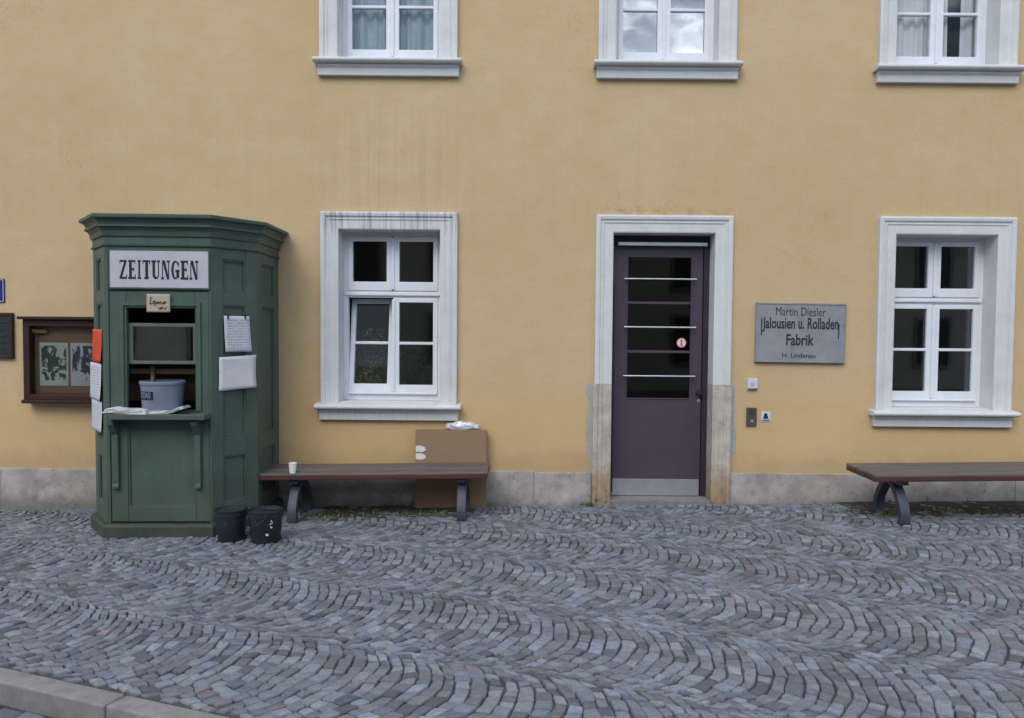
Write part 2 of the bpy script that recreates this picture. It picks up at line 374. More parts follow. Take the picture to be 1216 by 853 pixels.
# ------------------------------------------------------------------ mesh helpers
def V(*a): return Vector(a)
def new_obj(name, me, mat=None, parent=None):
    o = bpy.data.objects.new(name, me); col.objects.link(o)
    if mat: me.materials.append(M[mat] if isinstance(mat, str) else mat)
    if parent: o.parent = parent
    return o
def empty(name, loc=(0, 0, 0), rot=(0, 0, 0), parent=None):
    o = bpy.data.objects.new(name, None); col.objects.link(o)
    o.location = loc; o.rotation_euler = rot; o.empty_display_size = 0.2
    if parent: o.parent = parent
    return o
def tag(o, label, cat, group=None):
    o['label'] = label; o['category'] = cat
    if group: o['group'] = group
    return o
def struct(o, label=None, kind='structure'):
    o['kind'] = kind
    if label: o['label'] = label
    return o
class MB:
    def __init__(s): s.bm = bmesh.new()
    def verts(s, pts): return [s.bm.verts.new(p) for p in pts]
    def face(s, pts):
        return s.bm.faces.new(s.verts(pts))
    def hexa(s, p):
        v = s.verts(p)
        for f in ((0, 3, 2, 1), (4, 5, 6, 7), (0, 1, 5, 4), (1, 2, 6, 5), (2, 3, 7, 6), (3, 0, 4, 7)):
            s.bm.faces.new([v[i] for i in f])
        return s
    def box(s, x0, x1, y0, y1, z0, z1, mtx=None):
        p = [V(x0, y0, z0), V(x1, y0, z0), V(x1, y1, z0), V(x0, y1, z0), V(x0, y0, z1), V(x1, y0, z1), V(x1, y1, z1), V(x0, y1, z1)]
        if mtx: p = [mtx @ q for q in p]
        return s.hexa(p)
    def prism(s, poly, depth, mtx=None):
        """polygon in xz, extruded along +y by depth"""
        a = [V(x, 0, z) for x, z in poly]; b = [V(x, depth, z) for x, z in poly]
        if mtx: a = [mtx @ q for q in a]; b = [mtx @ q for q in b]
        va, vb = s.verts(a), s.verts(b); n = len(poly)
        s.bm.faces.new(va); s.bm.faces.new(vb[::-1])
        for i in range(n): s.bm.faces.new((va[i], vb[i], vb[(i + 1) % n], va[(i + 1) % n]))
        return s
    def lathe(s, prof, seg=24, c=(0, 0, 0), close=True):
        c = Vector(c); rings = []
        for r, z in prof:
            rings.append(s.verts([c + V(r * math.cos(2 * math.pi * i / seg), r * math.sin(2 * math.pi * i / seg), z) for i in range(seg)]))
        for a, b in zip(rings, rings[1:]):
            for i in range(seg): s.bm.faces.new((a[i], a[(i + 1) % seg], b[(i + 1) % seg], b[i]))
        if close:
            s.bm.faces.new(rings[0][::-1]); s.bm.faces.new(rings[-1])
        return s
    def tube(s, pts, r, seg=8):
        pts = [Vector(p) for p in pts]; rings = []
        rs = r if isinstance(r, (list, tuple)) else [r] * len(pts)
        for i, p in enumerate(pts):
            t = (pts[min(i + 1, len(pts) - 1)] - pts[max(i - 1, 0)]).normalized()
            a = t.cross(V(0, 0, 1) if abs(t.z) < 0.9 else V(1, 0, 0)).normalized(); b = t.cross(a)
            rings.append(s.verts([p + (a * math.cos(2 * math.pi * k / seg) + b * math.sin(2 * math.pi * k / seg)) * rs[i] for k in range(seg)]))
        for a, b in zip(rings, rings[1:]):
            for i in range(seg): s.bm.faces.new((a[i], a[(i + 1) % seg], b[(i + 1) % seg], b[i]))
        s.bm.faces.new(rings[0][::-1]); s.bm.faces.new(rings[-1]); return s
    def build(s, name, mat, parent=None, bevel=0.0, seg=1, smooth=False, jit=0.0):
        bm = s.bm
        bmesh.ops.recalc_face_normals(bm, faces=bm.faces[:])
        if bevel:
            ed = [e for e in bm.edges if len(e.link_faces) == 2 and e.calc_face_angle(0) > 0.5]
            bmesh.ops.bevel(bm, geom=ed, offset=bevel, segments=seg, affect='EDGES', profile=0.6, clamp_overlap=True)
        if jit:
            for v in bm.verts: v.co += V(*(random.uniform(-jit, jit) for _ in range(3)))
        me = bpy.data.meshes.new(name); bm.to_mesh(me); bm.free()
        if smooth:
            for p in me.polygons: p.use_smooth = True
            try: me.set_sharp_from_angle(angle=R(40))
            except Exception: pass
        return new_obj(name, me, mat, parent)
def bx(name, mat, parent, x0, x1, y0, y1, z0, z1, bevel=0.003, seg=1):
    return MB().box(x0, x1, y0, y1, z0, z1).build(name, mat, parent, bevel, seg)
def text(name, s, mat, parent, width, height, loc, rot=(R(90), 0, 0), bold=0.0, depth=0.002, shear=0.0):
    cu = bpy.data.curves.new('t', 'FONT'); cu.body = s; cu.size = 1; cu.align_x = 'CENTER'
    cu.extrude = 0.5; cu.offset = bold; cu.resolution_u = 3; cu.shear = shear
    ob = bpy.data.objects.new('t', cu); col.objects.link(ob)
    dg = bpy.context.evaluated_depsgraph_get(); dg.update()
    me = bpy.data.meshes.new_from_object(ob.evaluated_get(dg))
    bpy.data.objects.remove(ob); bpy.data.curves.remove(cu)
    xs = [v.co.x for v in me.vertices]; ys = [v.co.y for v in me.vertices]
    w, h = max(xs) - min(xs), max(ys) - min(ys); mx, mn = (max(xs) + min(xs)) / 2, min(ys)
    for v in me.vertices: v.co = V((v.co.x - mx) / w * width, (v.co.y - mn) / h * height, (v.co.z + 0.5) * depth)
    me.materials.clear()
    o = new_obj(name, me, mat, parent); o.location = loc; o.rotation_euler = rot
    return o

# ------------------------------------------------------------------ pavement, kerb and road
PHI = R(-21.0)                       # the kerb and the courses of setts run at this angle to the wall
T2, N2 = Vector((math.cos(PHI), math.sin(PHI))), Vector((-math.sin(PHI), math.cos(PHI)))
def uv(u, v): return T2 * u + N2 * v
KERB_V = (V(*G(0, 792).xy).dot(N2) + V(*G(275, 853).xy).dot(N2)) / 2
KERB_W = 0.125

def sheet(name, pts, mat, zf, cuts=1):
    bm = bmesh.new(); bm.faces.new([bm.verts.new((x, y, zf(x, y))) for x, y in pts])
    me = bpy.data.meshes.new(name); bm.to_mesh(me); bm.free(); return new_obj(name, me, mat)
_a, _b, _c, _d = uv(-40, KERB_V), uv(40, KERB_V), uv(40, KERB_V + 60), uv(-40, KERB_V + 60)
pavement = struct(sheet('pavement', [_a, _b, _c, _d], 'bed', lambda x, y: gz(x) - 0.014), 'grey granite setts laid in fan-like arcs')
_a, _b, _c, _d = uv(-400, KERB_V - 400), uv(400, KERB_V - 400), uv(400, KERB_V + 400), uv(-400, KERB_V + 400)
road = struct(sheet('road', [_a, _b, _c, _d], 'bed', lambda x, y: gz(x) - 0.11), 'dark sett paved roadway beside the kerb')

def stone_geo(quad, z0, gap, top_h, rng, depth=0.05, cut=0.17):
    """one hewn sett: eight-cornered outline, chamfered arris and slightly crowned head"""
    c = sum(quad, Vector((0, 0))) / 4
    q = []
    for p in quad:
        d = p - c; L = d.length
        q.append(c + d * max(0.3, (L - gap * 0.75) / L) + Vector((rng.uniform(-.004, .004), rng.uniform(-.004, .004))))
    out = []
    for i in range(4):
        a, b, d = q[i - 1], q[i], q[(i + 1) % 4]
        k = cut * rng.uniform(0.5, 1.1)
        out += [b.lerp(a, k * 0.55), b.lerp(d, k * 0.55)]
    tx, ty = rng.gauss(0, 0.05), rng.gauss(0, 0.05)
    vs, fs = [], []
    def ring(sh, dz, tilt=True):
        base = len(vs)
        for p in out:
            w = c + (p - c) * sh
            vs.append((w.x, w.y, z0 + gz(w.x) + dz + ((w.x - c.x) * tx + (w.y - c.y) * ty if tilt else 0)))
        return base
    r0 = ring(1.0, -depth, False); r1 = ring(1.0, top_h - 0.007); r2 = ring(0.88, top_h)
    vs.append((c.x, c.y, z0 + gz(c.x) + top_h + 0.003)); ce = len(vs) - 1
    for a, b in ((r0, r1), (r1, r2)):
        for i in range(8): fs.append((a + i, a + (i + 1) % 8, b + (i + 1) % 8, b + i))
    for i in range(8): fs.append((r2 + i, r2 + (i + 1) % 8, ce))
    return c, vs, fs
def tone(rng):
    k = rng.random(); g = rng.gauss(1.0, 0.24)
    g = max(0.55, min(1.5, g))
    if k < 0.03: return (g * 1.02, g * 0.84, g * 0.80)
    if k < 0.09: return (g * 1.04, g * 0.98, g * 0.93)
    if k < 0.30: return (g * 0.96, g * 0.97, g * 1.06)
    return (g, g, g)
def set_tone(me, cols):
    at = me.color_attributes.new('tone', 'FLOAT_COLOR', 'POINT')
    flat = []
    for c in cols: flat += [c[0], c[1], c[2], 1.0]
    at.data.foreach_set('color', flat)

rng = random.Random(5)
BW, BV0 = 0.865, 3.08                # band width and the first band's middle
RAD = BW / 2 / math.sin(R(50)); ROW = 0.074
stones = []
def warp(p):
    a, b = p.dot(T2), p.dot(N2)
    return p + N2 * (.028 * math.sin(a * 1.3 + b * .9) + .012 * math.sin(a * 3.1 - b * 2.3)) + T2 * (.03 * math.sin(b * 2.6 + a * .7) + .014 * math.sin(b * 7.1 + a * 1.9) + .007 * math.sin(b * 21 + a * 9.1) + .005 * math.sin(a * 17 - b * 13)) + N2 * (.006 * math.sin(a * 19 + b * 11))
def emit(quad, **k):
    quad = [warp(p) for p in quad]
    c = sum(quad, Vector((0, 0))) / 4
    if c.y > WALL_Y - 0.06 or c.dot(N2) < KERB_V + 0.03: return
    if min(p.dot(N2) for p in quad) < KERB_V + 0.004:
        quad = [p + N2 * max(0, KERB_V + 0.006 - p.dot(N2)) for p in quad]
    if not (abs(c.x) < 0.86 * c.y + 1.9 and c.y > 1.7): return
    stones.append(stone_geo(quad, 0, rng.uniform(.002, .006), rng.gauss(0, 0.0034), rng, **k) + (tone(rng),))
A46 = R(50)
for b in range(-2, 9):
    vb = vc = BV0 + BW * b
    u = -12 + rng.uniform(0, ROW)
    prev_n = 0
    while u < 12:
        s = ROW * rng.uniform(0.84, 1.18); u += s
        # coarse rejection of rows the place does not need
        p = uv(u, vc)
        if p.y < 1.2 or p.y > 8.6 or abs(p.x) > 9.5: continue
        th = -A46 - rng.uniform(0, 0.05); cuts = [-A46]
        while True:
            th = cuts[-1] + (0.082 - 0.042 * min(1, abs(cuts[-1] + .05) / A46) ** 2) * rng.uniform(0.74, 1.28) / RAD
            if th > A46 - 0.06: break
            cuts.append(th)
        cuts.append(A46)
        cu = u - RAD * math.cos(A46); RW = RAD; dth = 0
        def outer(t): return uv(cu + RAD * math.cos(t), vc + RAD * math.sin(t))
        def inner(t):
            rho = -s * math.cos(t) + math.sqrt(RAD * RAD - (s * math.sin(t)) ** 2)
            k = (abs(t) / A46) ** 2
            rad = uv(cu + rho * math.cos(t), vc + rho * math.sin(t))
            tra = uv(cu - s + RAD * math.cos(t), vc + RAD * math.sin(t))
            return rad.lerp(tra, k)
        for t0, t1 in zip(cuts, cuts[1:]):
            i0, o0, o1, i1 = inner(t0), outer(t0), outer(t1), inner(t1)
            k = rng.uniform(.0, .05)          # the long joints gape more than the cross joints
            j = .001 + .0055 * (max(abs(t0), abs(t1)) / A46) ** 2     # the fill towards the seams is laid rougher
            emit([q + Vector((rng.gauss(0, j), rng.gauss(0, j))) for q in (i0.lerp(o0, k), o0.lerp(i0, k), o1.lerp(i1, k), i1.lerp(o1, k))])
# the biggest in the picture are stones of their own, the rest one field
def seen_area(st):
    pts = [project(p) for p in st[1][8:16]]
    x = [p[0] for p in pts]; y = [p[1] for p in pts]
    cx, cy = sum(x) / 8, sum(y) / 8
    if not (-4 < cx < W_PX + 4 and cy < H_PX + 4): return 0
    return (max(x) - min(x)) * (max(y) - min(y))
stones.sort(key=lambda s: -seen_area(s))
for c, vs, fs, tn in stones[:300]:
    o3 = V(c.x, c.y, gz(c.x))
    me = bpy.data.meshes.new('cobblestone')
    me.from_pydata([Vector(v) - o3 for v in vs], [], fs); set_tone(me, [tn] * len(vs))
    o = new_obj('cobblestone', me, 'cobble', pavement); o.location = o3
av, af, ac = [], [], []
for c, vs, fs, tn in stones[300:]:
    k = len(av); av += vs; af += [tuple(i + k for i in f) for f in fs]; ac += [tn] * len(vs)
me = bpy.data.meshes.new('cobblestone_field'); me.from_pydata(av, [], af); set_tone(me, ac)
o = new_obj('cobblestone_field', me, 'cobble', pavement); o['kind'] = 'stuff'
# kerb stones
kerb = empty('kerb', (0, 0, 0)); struct(kerb, 'pale granite kerb stones edging the pavement')
joint_u = V(*G(150, 826).xy).dot(T2)
for i in range(-6, 9):
    u0, u1 = joint_u + i * 1.0 + 0.005, joint_u + (i + 1) * 1.0 - 0.005
    v1, v0 = KERB_V - 0.004, KERB_V - KERB_W
    m = MB(); pts = []
    for z in (-0.2, 0.006):
        for (u, v) in ((u0, v0), (u1, v0), (u1, v1), (u0, v1)):
            p = uv(u, v); pts.append(V(p.x, p.y, gz(p.x) + z + random.uniform(-.003, .003)))
    m.hexa(pts).build('kerb_stone', 'kerb', kerb, 0.014, 3, True)
# roadway setts, larger and laid in straight courses
rv, rf, rc = [], [], []
v = KERB_V - KERB_W - 0.03
while v > KERB_V - 2.4:
    dv = 0.125; u = -5 + rng.uniform(0, 0.1)
    while u < 3.5:
        du = rng.uniform(0.12, 0.18)
        c, vs, fs = stone_geo([uv(u, v - dv), uv(u + du, v - dv), uv(u + du, v), uv(u, v)], -0.085, 0.012, rng.gauss(0, .004), rng)
        k = len(rv); rv += vs; rf += [tuple(i + k for i in f) for f in fs]; rc += [tone(rng)] * len(vs)
        u += du
    v -= dv
me = bpy.data.meshes.new('road_setts'); me.from_pydata(rv, [], rf); set_tone(me, rc)
o = new_obj('road_setts', me, 'sett', road); o['kind'] = 'stuff'

# ------------------------------------------------------------------ the house
house = empty('house', (0, WALL_Y, 0))
tag(house, 'ochre plastered house with white window surrounds and a purple door', 'house')
OPN = 1.0; CAS = 0.17; REC = 0.20     # opening width, surround width, depth of the recess
def lx(px, py): return P(px, py).x
def lz(px, py): return P(px, py).z
WIN = []                              # (centre x, sill top z, opening height)
for l, r, st, it, yy in ((382, 543, 479, 273, 365), (1038, 1203.5, 487, 279, 370)):
    cx = (lx(l, yy) + lx(r, yy)) / 2
    WIN.append((cx, lz((l + r) / 2, st), lz((l + r) / 2, it) - lz((l + r) / 2, st)))
for l, r, st in ((382, 542, 71.5), (711.5, 872.5, 75), (1043.5, 1204.5, 80)):
    cx = (lx(l, 60) + lx(r, 60)) / 2
    WIN.append((cx, lz((l + r) / 2, st), 1.72))
DOOR_X = (lx(727, 430) + lx(845.5, 430)) / 2
DOOR_Z0 = lz(786, 595.5); DOOR_Z1 = lz(786, 277)
holes = [(w[0] - OPN / 2, w[0] + OPN / 2, w[1], w[1] + w[2]) for w in WIN] + [(DOOR_X - OPN / 2, DOOR_X + OPN / 2, -0.3, DOOR_Z1)]
# wall: a slab cut round its openings
xs = sorted({-12.0, 12.0} | {round(h[i], 4) for h in holes for i in (0, 1)})
zs = sorted({-0.6, 8.6} | {round(h[i], 4) for h in holes for i in (2, 3)})
def fine(a, step):
    o = [a[0]]
    for b in a[1:]:
        n = max(1, int((b - o[-1]) / step + .5)); s0 = o[-1]
        o += [s0 + (b - s0) * k / n for k in range(1, n + 1)]
    return o
bm = bmesh.new(); vd = {}
def gv(i, j):
    if (i, j) not in vd: vd[i, j] = bm.verts.new((xs[i], 0, zs[j]))
    return vd[i, j]
inside = lambda x, z: any(h[0] < x < h[1] and h[2] < z < h[3] for h in holes)
for i in range(len(xs) - 1):
    for j in range(len(zs) - 1):
        if not inside((xs[i] + xs[i + 1]) / 2, (zs[j] + zs[j + 1]) / 2):
            bm.faces.new((gv(i, j), gv(i + 1, j), gv(i + 1, j + 1), gv(i, j + 1)))
ret = bmesh.ops.extrude_face_region(bm, geom=bm.faces[:])
bmesh.ops.translate(bm, verts=[g for g in ret['geom'] if isinstance(g, bmesh.types.BMVert)], vec=(0, 0.32, 0))
bmesh.ops.recalc_face_normals(bm, faces=bm.faces[:])
me = bpy.data.meshes.new('wall'); bm.to_mesh(me); bm.free()
wall = new_obj('wall', me, 'plaster', house)
m = MB(); m.box(-12.4, 12.4, -0.45, 0.5, 8.6, 8.85).build('eaves_cornice', 'trim', house, 0.02)
m = MB(); m.prism([(-12.4, 0), (12.4, 0), (12.4, 3.2), (-12.4, 3.2)], 0.12, Matrix.Translation((0, -0.5, 8.855)) @ Matrix.Rotation(R(-45), 4, 'X')).build('roof', 'roof', house)
# rooms behind the openings
for (x0, x1, z0, z1) in holes:
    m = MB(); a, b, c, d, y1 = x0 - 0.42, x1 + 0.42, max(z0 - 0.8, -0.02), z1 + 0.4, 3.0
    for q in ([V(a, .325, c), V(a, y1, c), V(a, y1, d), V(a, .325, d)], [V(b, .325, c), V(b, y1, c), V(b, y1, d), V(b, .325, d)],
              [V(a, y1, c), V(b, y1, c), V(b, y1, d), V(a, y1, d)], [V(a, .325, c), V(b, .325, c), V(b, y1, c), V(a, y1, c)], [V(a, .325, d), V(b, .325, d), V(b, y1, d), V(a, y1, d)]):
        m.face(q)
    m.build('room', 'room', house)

def surround(prof, w, h, z0=0.0, legs=False):
    """mitred moulding round an opening; prof = (distance from the opening edge, y)"""
    m = MB(); rows = []
    for r, y in prof:
        rows.append(m.verts([V(-w / 2 - r, y, z0), V(-w / 2 - r, y, h + r), V(w / 2 + r, y, h + r), V(w / 2 + r, y, z0)]))
    for a, b in zip(rows, rows[1:]):
        for k in range(3): m.bm.faces.new((a[k], a[k + 1], b[k + 1], b[k]))
    return m
PROF = [(CAS, 0.003), (CAS, -0.046), (CAS - 0.018, -0.051), (CAS - 0.042, -0.047), (CAS - 0.05, -0.033), (CAS - 0.066, -0.032), (CAS - 0.072, -0.038),
        (CAS - 0.088, -0.029), (0.012, -0.028), (0.0, -0.024), (-0.003, REC + 0.01)]
def framed(m, x0, x1, z0, z1, y0, y1, l, r, b, t):
    """a rectangular frame as one closed ring with given member widths"""
    o = [(x0, z0), (x1, z0), (x1, z1), (x0, z1)]; i = [(x0 + l, z0 + b), (x1 - r, z0 + b), (x1 - r, z1 - t), (x0 + l, z1 - t)]
    vo = [m.verts([V(x, y, z) for x, z in o]) for y in (y0, y1)]; vi = [m.verts([V(x, y, z) for x, z in i]) for y in (y0, y1)]
    for k in range(4):
        n = (k + 1) % 4
        m.bm.faces.new((vo[0][k], vo[0][n], vi[0][n], vi[0][k])); m.bm.faces.new((vo[1][k], vi[1][k], vi[1][n], vo[1][n]))
        m.bm.faces.new((vo[0][k], vo[1][k], vo[1][n], vo[0][n])); m.bm.faces.new((vi[0][k], vi[0][n], vi[1][n], vi[1][k]))
    return m
def window(cx, z0, ho, label, glass, streaky, tilt=False, curtain=None):
    w = empty('window', (cx, 0, z0), parent=house)
    h = OPN / 2; y = REC
    surround(PROF, OPN, ho).build('surround', 'streak' if streaky else 'trim', w, smooth=False)
    # sill: rounded nosing over a moulded apron
    m = MB(); prof = [(0.02, 0.004), (-0.10, -0.006), (-0.125, -0.016), (-0.13, -0.034), (-0.12, -0.05), (-0.10, -0.056), (0.02, -0.058)]
    m.prism([(a, b) for a, b in prof], 2 * h + 2 * CAS + 0.095, Matrix.Translation((h + CAS + 0.0475, 0, 0)) @ Matrix.Rotation(R(90), 4, 'Z'))
    m.build('sill', 'trim', w, 0.004)
    m = MB(); prof = [(0.004, -0.0595), (-0.075, -0.0595), (-0.07, -0.08), (-0.055, -0.095), (-0.05, -0.165), (0.004, -0.165)]
    m.prism(prof, 2 * h + 2 * CAS + 0.03, Matrix.Translation((h + CAS + 0.015, 0, 0)) @ Matrix.Rotation(R(90), 4, 'Z'))
    m.build('apron', 'streak' if streaky else 'trim', w, 0.004)
    # sill board inside the recess, reaching out to the nosing
    bx('sill_slope', 'trim', w, -h + .001, h - .001, 0.0205, REC + .02, -0.03, 0.012, 0.003)
    zt = 1.085                        # middle of the transom
    fm = MB(); framed(fm, -h - .01, h + .01, 0.013, ho + .01, y, y + .07, 0.055, 0.055, 0.06, 0.05)
    fm.box(-h + .044, h - .044, y + .001, y + .069, zt - .032, zt + .036)
    fm.build('window_frame', 'sash_white', w, 0.004, 2)
    bx('weather_bar', 'sash_white', w, -h + .02, h - .02, y - .022, y - .001, zt - .012, zt + .02, 0.006, 2)
    bx('weather_bar', 'sash_white', w, -h + .05, h - .05, y - .03, y - .011, 0.074, 0.094, 0.006, 2)
    for sx in (-1, 1):
        for (a, b, low) in ((0.0745, zt - 0.034, True), (zt + 0.038, ho - 0.041, False)):
            x0, x1 = (-h + .0455, -0.004) if sx < 0 else (0.004, h - .0455)
            ow, iw = 0.048, 0.06
            l, r = (ow, iw) if sx < 0 else (iw, ow)
            t, bb = (0.045, 0.095) if low else (0.05, 0.09)
            m = MB(); framed(m, x0, x1, a, b, y - .010, y + .055, l, r, bb, t)
            s = m.build('sash', 'sash_white', w, 0.005, 2)
            parts = [s]
            p = MB().box(x0 + l - .008, x1 - r + .008, y + .018, y + .030, a + bb - .008, b - t + .008).build('pane', 'glass_case' if tilt and low and sx < 0 else glass, w); parts.append(p)
            if low:
                zb = (a + bb + b - t) / 2 + 0.005
                parts.append(bx('glazing_bar', 'sash_white', w, x0 + l - .004, x1 - r + .004, y - .004, y + .045, zb - .014, zb + .014, 0.004))
            if tilt and low and sx < 0:
                # tipped inwards along its foot
                mt = Matrix.Translation((0, y + .05, a)) @ Matrix.Rotation(R(-10.0), 4, 'X') @ Matrix.Translation((0, -y - .05, -a))
                for q in parts: q.data.transform(mt); q.data.transform(Matrix.Translation((0, 0.008, 0)))
    for (a, b) in ((0.10, zt - .05), (zt + .05, ho - .06)):
        if not (tilt and a < 0.5): bx('cover_strip', 'sash_white', w, -.016, .016, y - .024, y - .0095, a, b, 0.006, 2)
        else: bx('cover_strip', 'sash_white', w, -.008, .024, y - .024, y - .0095, a, b, 0.006, 2)
    if curtain:
        for (x0, x1, cm) in curtain:
            m = MB(); n = int((x1 - x0) * 120); vs = []
            for i in range(n + 1):
                x = x0 + (x1 - x0) * i / n
                yy = REC + 0.10 + 0.018 * math.sin(x * 62 + 2 * math.sin(x * 9)) + 0.012 * math.sin(x * 23)
                vs.append(m.verts([V(x, yy, 0.03), V(x + 0.01 * math.sin(x * 30), yy * 1.0, ho * .5), V(x, yy, ho - 0.03)]))
            for p, q in zip(vs, vs[1:]):
                m.bm.faces.new((p[0], q[0], q[1], p[1])); m.bm.faces.new((p[1], q[1], q[2], p[2]))
            m.build('curtain', cm, w, smooth=True)
    w['label'] = label
    return w
win_a = window(*WIN[0], 'white casement window with its lower sash tipped open', 'glass', True, tilt=True)
win_b = window(*WIN[1], 'white casement window right of the plaque', 'glass', False)
window(*WIN[2], 'upper casement window with drawn net curtains', 'glass_case', False, curtain=[(-0.46, 0.46, 'curtain_sky')])
window(*WIN[3], 'upper casement window mirroring bright clouds', 'glass_up', False)
window(*WIN[4], 'upper casement window with net curtain pulled half aside', 'glass_case', False, curtain=[(-0.46, 0.16, 'curtain'), (0.30, 0.46, 'curtain')])

# door with its surround
dz0, dho = DOOR_Z0, DOOR_Z1 - DOOR_Z0
door = empty('door', (DOOR_X, 0, dz0), parent=house)
door['label'] = 'purple door with three dark panes and chrome rods'
h = OPN / 2; split = lz(716, 456) - dz0
surround(PROF, OPN, dho, split + 0.002).build('surround', 'trim', door)
for sx in (-1, 1):
    m = MB(); rows = []
    for r, y in PROF + [(0.0, 0.003)]:
        r2 = r + (0.012 if r > 0.1 else 0); y2 = y - (0.004 if y < 0 else 0)
        rows.append([V(sx * (h + r2), y2, -0.12), V(sx * (h + r2), y2, split)])
    rv_ = [m.verts(q) for q in rows]
    for a, b in zip(rv_, rv_[1:]): m.bm.faces.new((a[0], a[1], b[1], b[0]))
    m.bm.faces.new([q[1] for q in rv_]); m.build('surround_foot', 'door_stone', door)
    # cement patch beside the stone
    r0 = random.Random(3 + sx); pts = []
    x_in = h + CAS + .010
    for k in range(12):
        z = split - 0.005 - k * 0.085
        pts.append((sx * (x_in + 0.058 + r0.uniform(-.014, .012) - (0.04 if k > 8 else 0)), z))
    poly = [(sx * x_in, split - 0.005)] + pts + [(sx * x_in, pts[-1][1])]
    MB().prism(poly, 0.004, Matrix.Translation((0, -0.004, 0))).build('cement_patch', 'mortar', door)
y = REC
m = MB(); m.box(-h + .001, h - .001, -0.02, y + .1, -0.12, 0.012).build('threshold', 'kerb', door, 0.006, 2)
fm = MB(); framed(fm, -h - .004, h + .004, 0.0125, dho + .004, y - .02, y + .07, 0.03, 0.062, 0.004, 0.1)
fm.build('door_frame', 'purple_dark', door, 0.004)
dx0, dx1, dzb, dzt = -h + .03, h - .065, 0.018, dho - 0.103
def dpx(px): return (P(px, 400, WALL_Y + y).x - DOOR_X)
def dpz(py): return P(786, py, WALL_Y + y).z - dz0
gx0, gx1 = dpx(745), dpx(819.5)
pz = [(dpz(473), dpz(419.5)), (dpz(416.5), dpz(361.5)), (dpz(358.5), dpz(306))]
m = MB()
m.box(dx0, gx0, y, y + .05, dzb, dzt); m.box(gx1, dx1, y, y + .05, dzb, dzt)
m.box(gx0, gx1, y + .0005, y + .0495, dzb, pz[0][0]); m.box(gx0, gx1, y + .0005, y + .0495, pz[2][1], dzt)
m.build('leaf', 'purple', door)
for a, b in ((pz[0][1], pz[1][0]), (pz[1][1], pz[2][0])): bx('glazing_bar', 'purple', door, gx0, gx1, y - .006, y + .045, a, b, 0.003)
for a, b in pz: MB().box(gx0, gx1, y + .016, y + .024, a, b).build('pane', 'glass_dark', door)
m = MB(); framed(m, gx0 - .012, gx1 + .012, pz[0][0] - .012, pz[2][1] + .012, y - .007, y, .012, .012, .012, .012); m.build('glazing_bead', 'purple', door, 0.002)
for py in (331.9, 388.8, 446.5):
    z = dpz(py); m = MB(); m.tube([V(dpx(740), y - .05, z), V(dpx(825), y - .05, z)], 0.009, 10)
    for px in (742, 823): m.tube([V(dpx(px), y - .05, z), V(dpx(px), y + .004, z)], 0.007, 8)
    m.build('guard_rod', 'chrome', door, smooth=True)
    
m = MB(); m.box(dpx(731.6), dpx(836.5), y - .075, y - .021, dpz(293) , dpz(288.8)); m.build('door_closer', 'steel', door, 0.004)
bx('hinge_strip', 'purple_dark', door, dx0 - .004, dx0 + .016, y - .012, y + .01, 0.05, dpz(338), 0.002)
bx('kick_plate', 'steel', door, dx0 + .004, dx1 - .006, y - .004, y - .0005, dpz(591), dpz(569), 0.001)
kx, kz = dpx(830.5), dpz(466)
m = MB(); m.lathe([(0.0, 0), (0.03, 0), (0.03, 0.008), (0.014, 0.012), (0.012, 0.04), (0.026, 0.046), (0.032, 0.06), (0.026, 0.074), (0.0, 0.078)], 20, close=False)
k = m.build('door_knob', 'iron_dark', door, smooth=True); k.location = (kx, y, kz); k.rotation_euler = (R(90), 0, 0)
m = MB(); m.lathe([(0.0, 0), (0.019, 0), (0.017, 0.006), (0.008, 0.007), (0.008, 0.014), (0, 0.014)], 16, close=False)
k = m.build('lock_rose', 'steel', door, smooth=True); k.location = (kx + .004, y, kz - .085); k.rotation_euler = (R(90), 0, 0)
sx_, sz_ = dpx(809.7), dpz(407)
for nm, r0_, mt_, d in (('sticker', 0.052, 'sticker_red', .0005), ('sticker_disc', 0.043, 'tape', .0012)):
    m = MB(); m.lathe([(0, 0), (r0_, 0), (r0_, 0.0006), (0, 0.0006)], 24, close=False)
    k = m.build(nm, mt_, door); k.location = (sx_, y + .0155 - d, sz_); k.rotation_euler = (R(90), 0, 0)
m = MB(); m.box(-.008, .008, 0, .0006, -.028, .004); m.lathe([(0, 0), (0.010, 0), (0.010, 0.0006), (0, .0006)], 12, (0, 0, 0)) if False else None
m.box(-.012, .012, 0, .0006, .010, .028); m.box(-.018, .018, 0, .0007, -.034, -.028)
k = m.build('sticker_mark', 'sticker_red', door); k.location = (sx_, y + .0133, sz_)

# plinth course of separate stones, broken by the door
edges = [(-12, DOOR_X - h - CAS - .016), (DOOR_X + h + CAS + .016, 12)]
pr = random.Random(8)
for a, b in edges:
    x = a
    while x < b - .05:
        n = min(b, x + pr.uniform(0.85, 1.45))
        if b - n < .4: n = b
        xm = (x + n) / 2
        zt = 0.262 + 0.0185 * xm + (0.06 if xm < -3.5 else 0.0)
        zt = lz(1000, 562) if xm > DOOR_X else (lz(640, 560) if xm > -3 else lz(60, 556))
        d = pr.uniform(0.024, 0.034)
        m = MB(); m.box(x + .003, n - .003, -d, 0.02, -0.35, zt + pr.uniform(-.008, .008))
        m.build('plinth_stone', 'plinth', house, 0.008, 2)
        x = n
    bx('plinth_joint', 'mortar', house, a, b, -0.018, 0.015, -0.35, (lz(1000, 562) if a > DOOR_X else lz(640, 560)) - .02, 0)

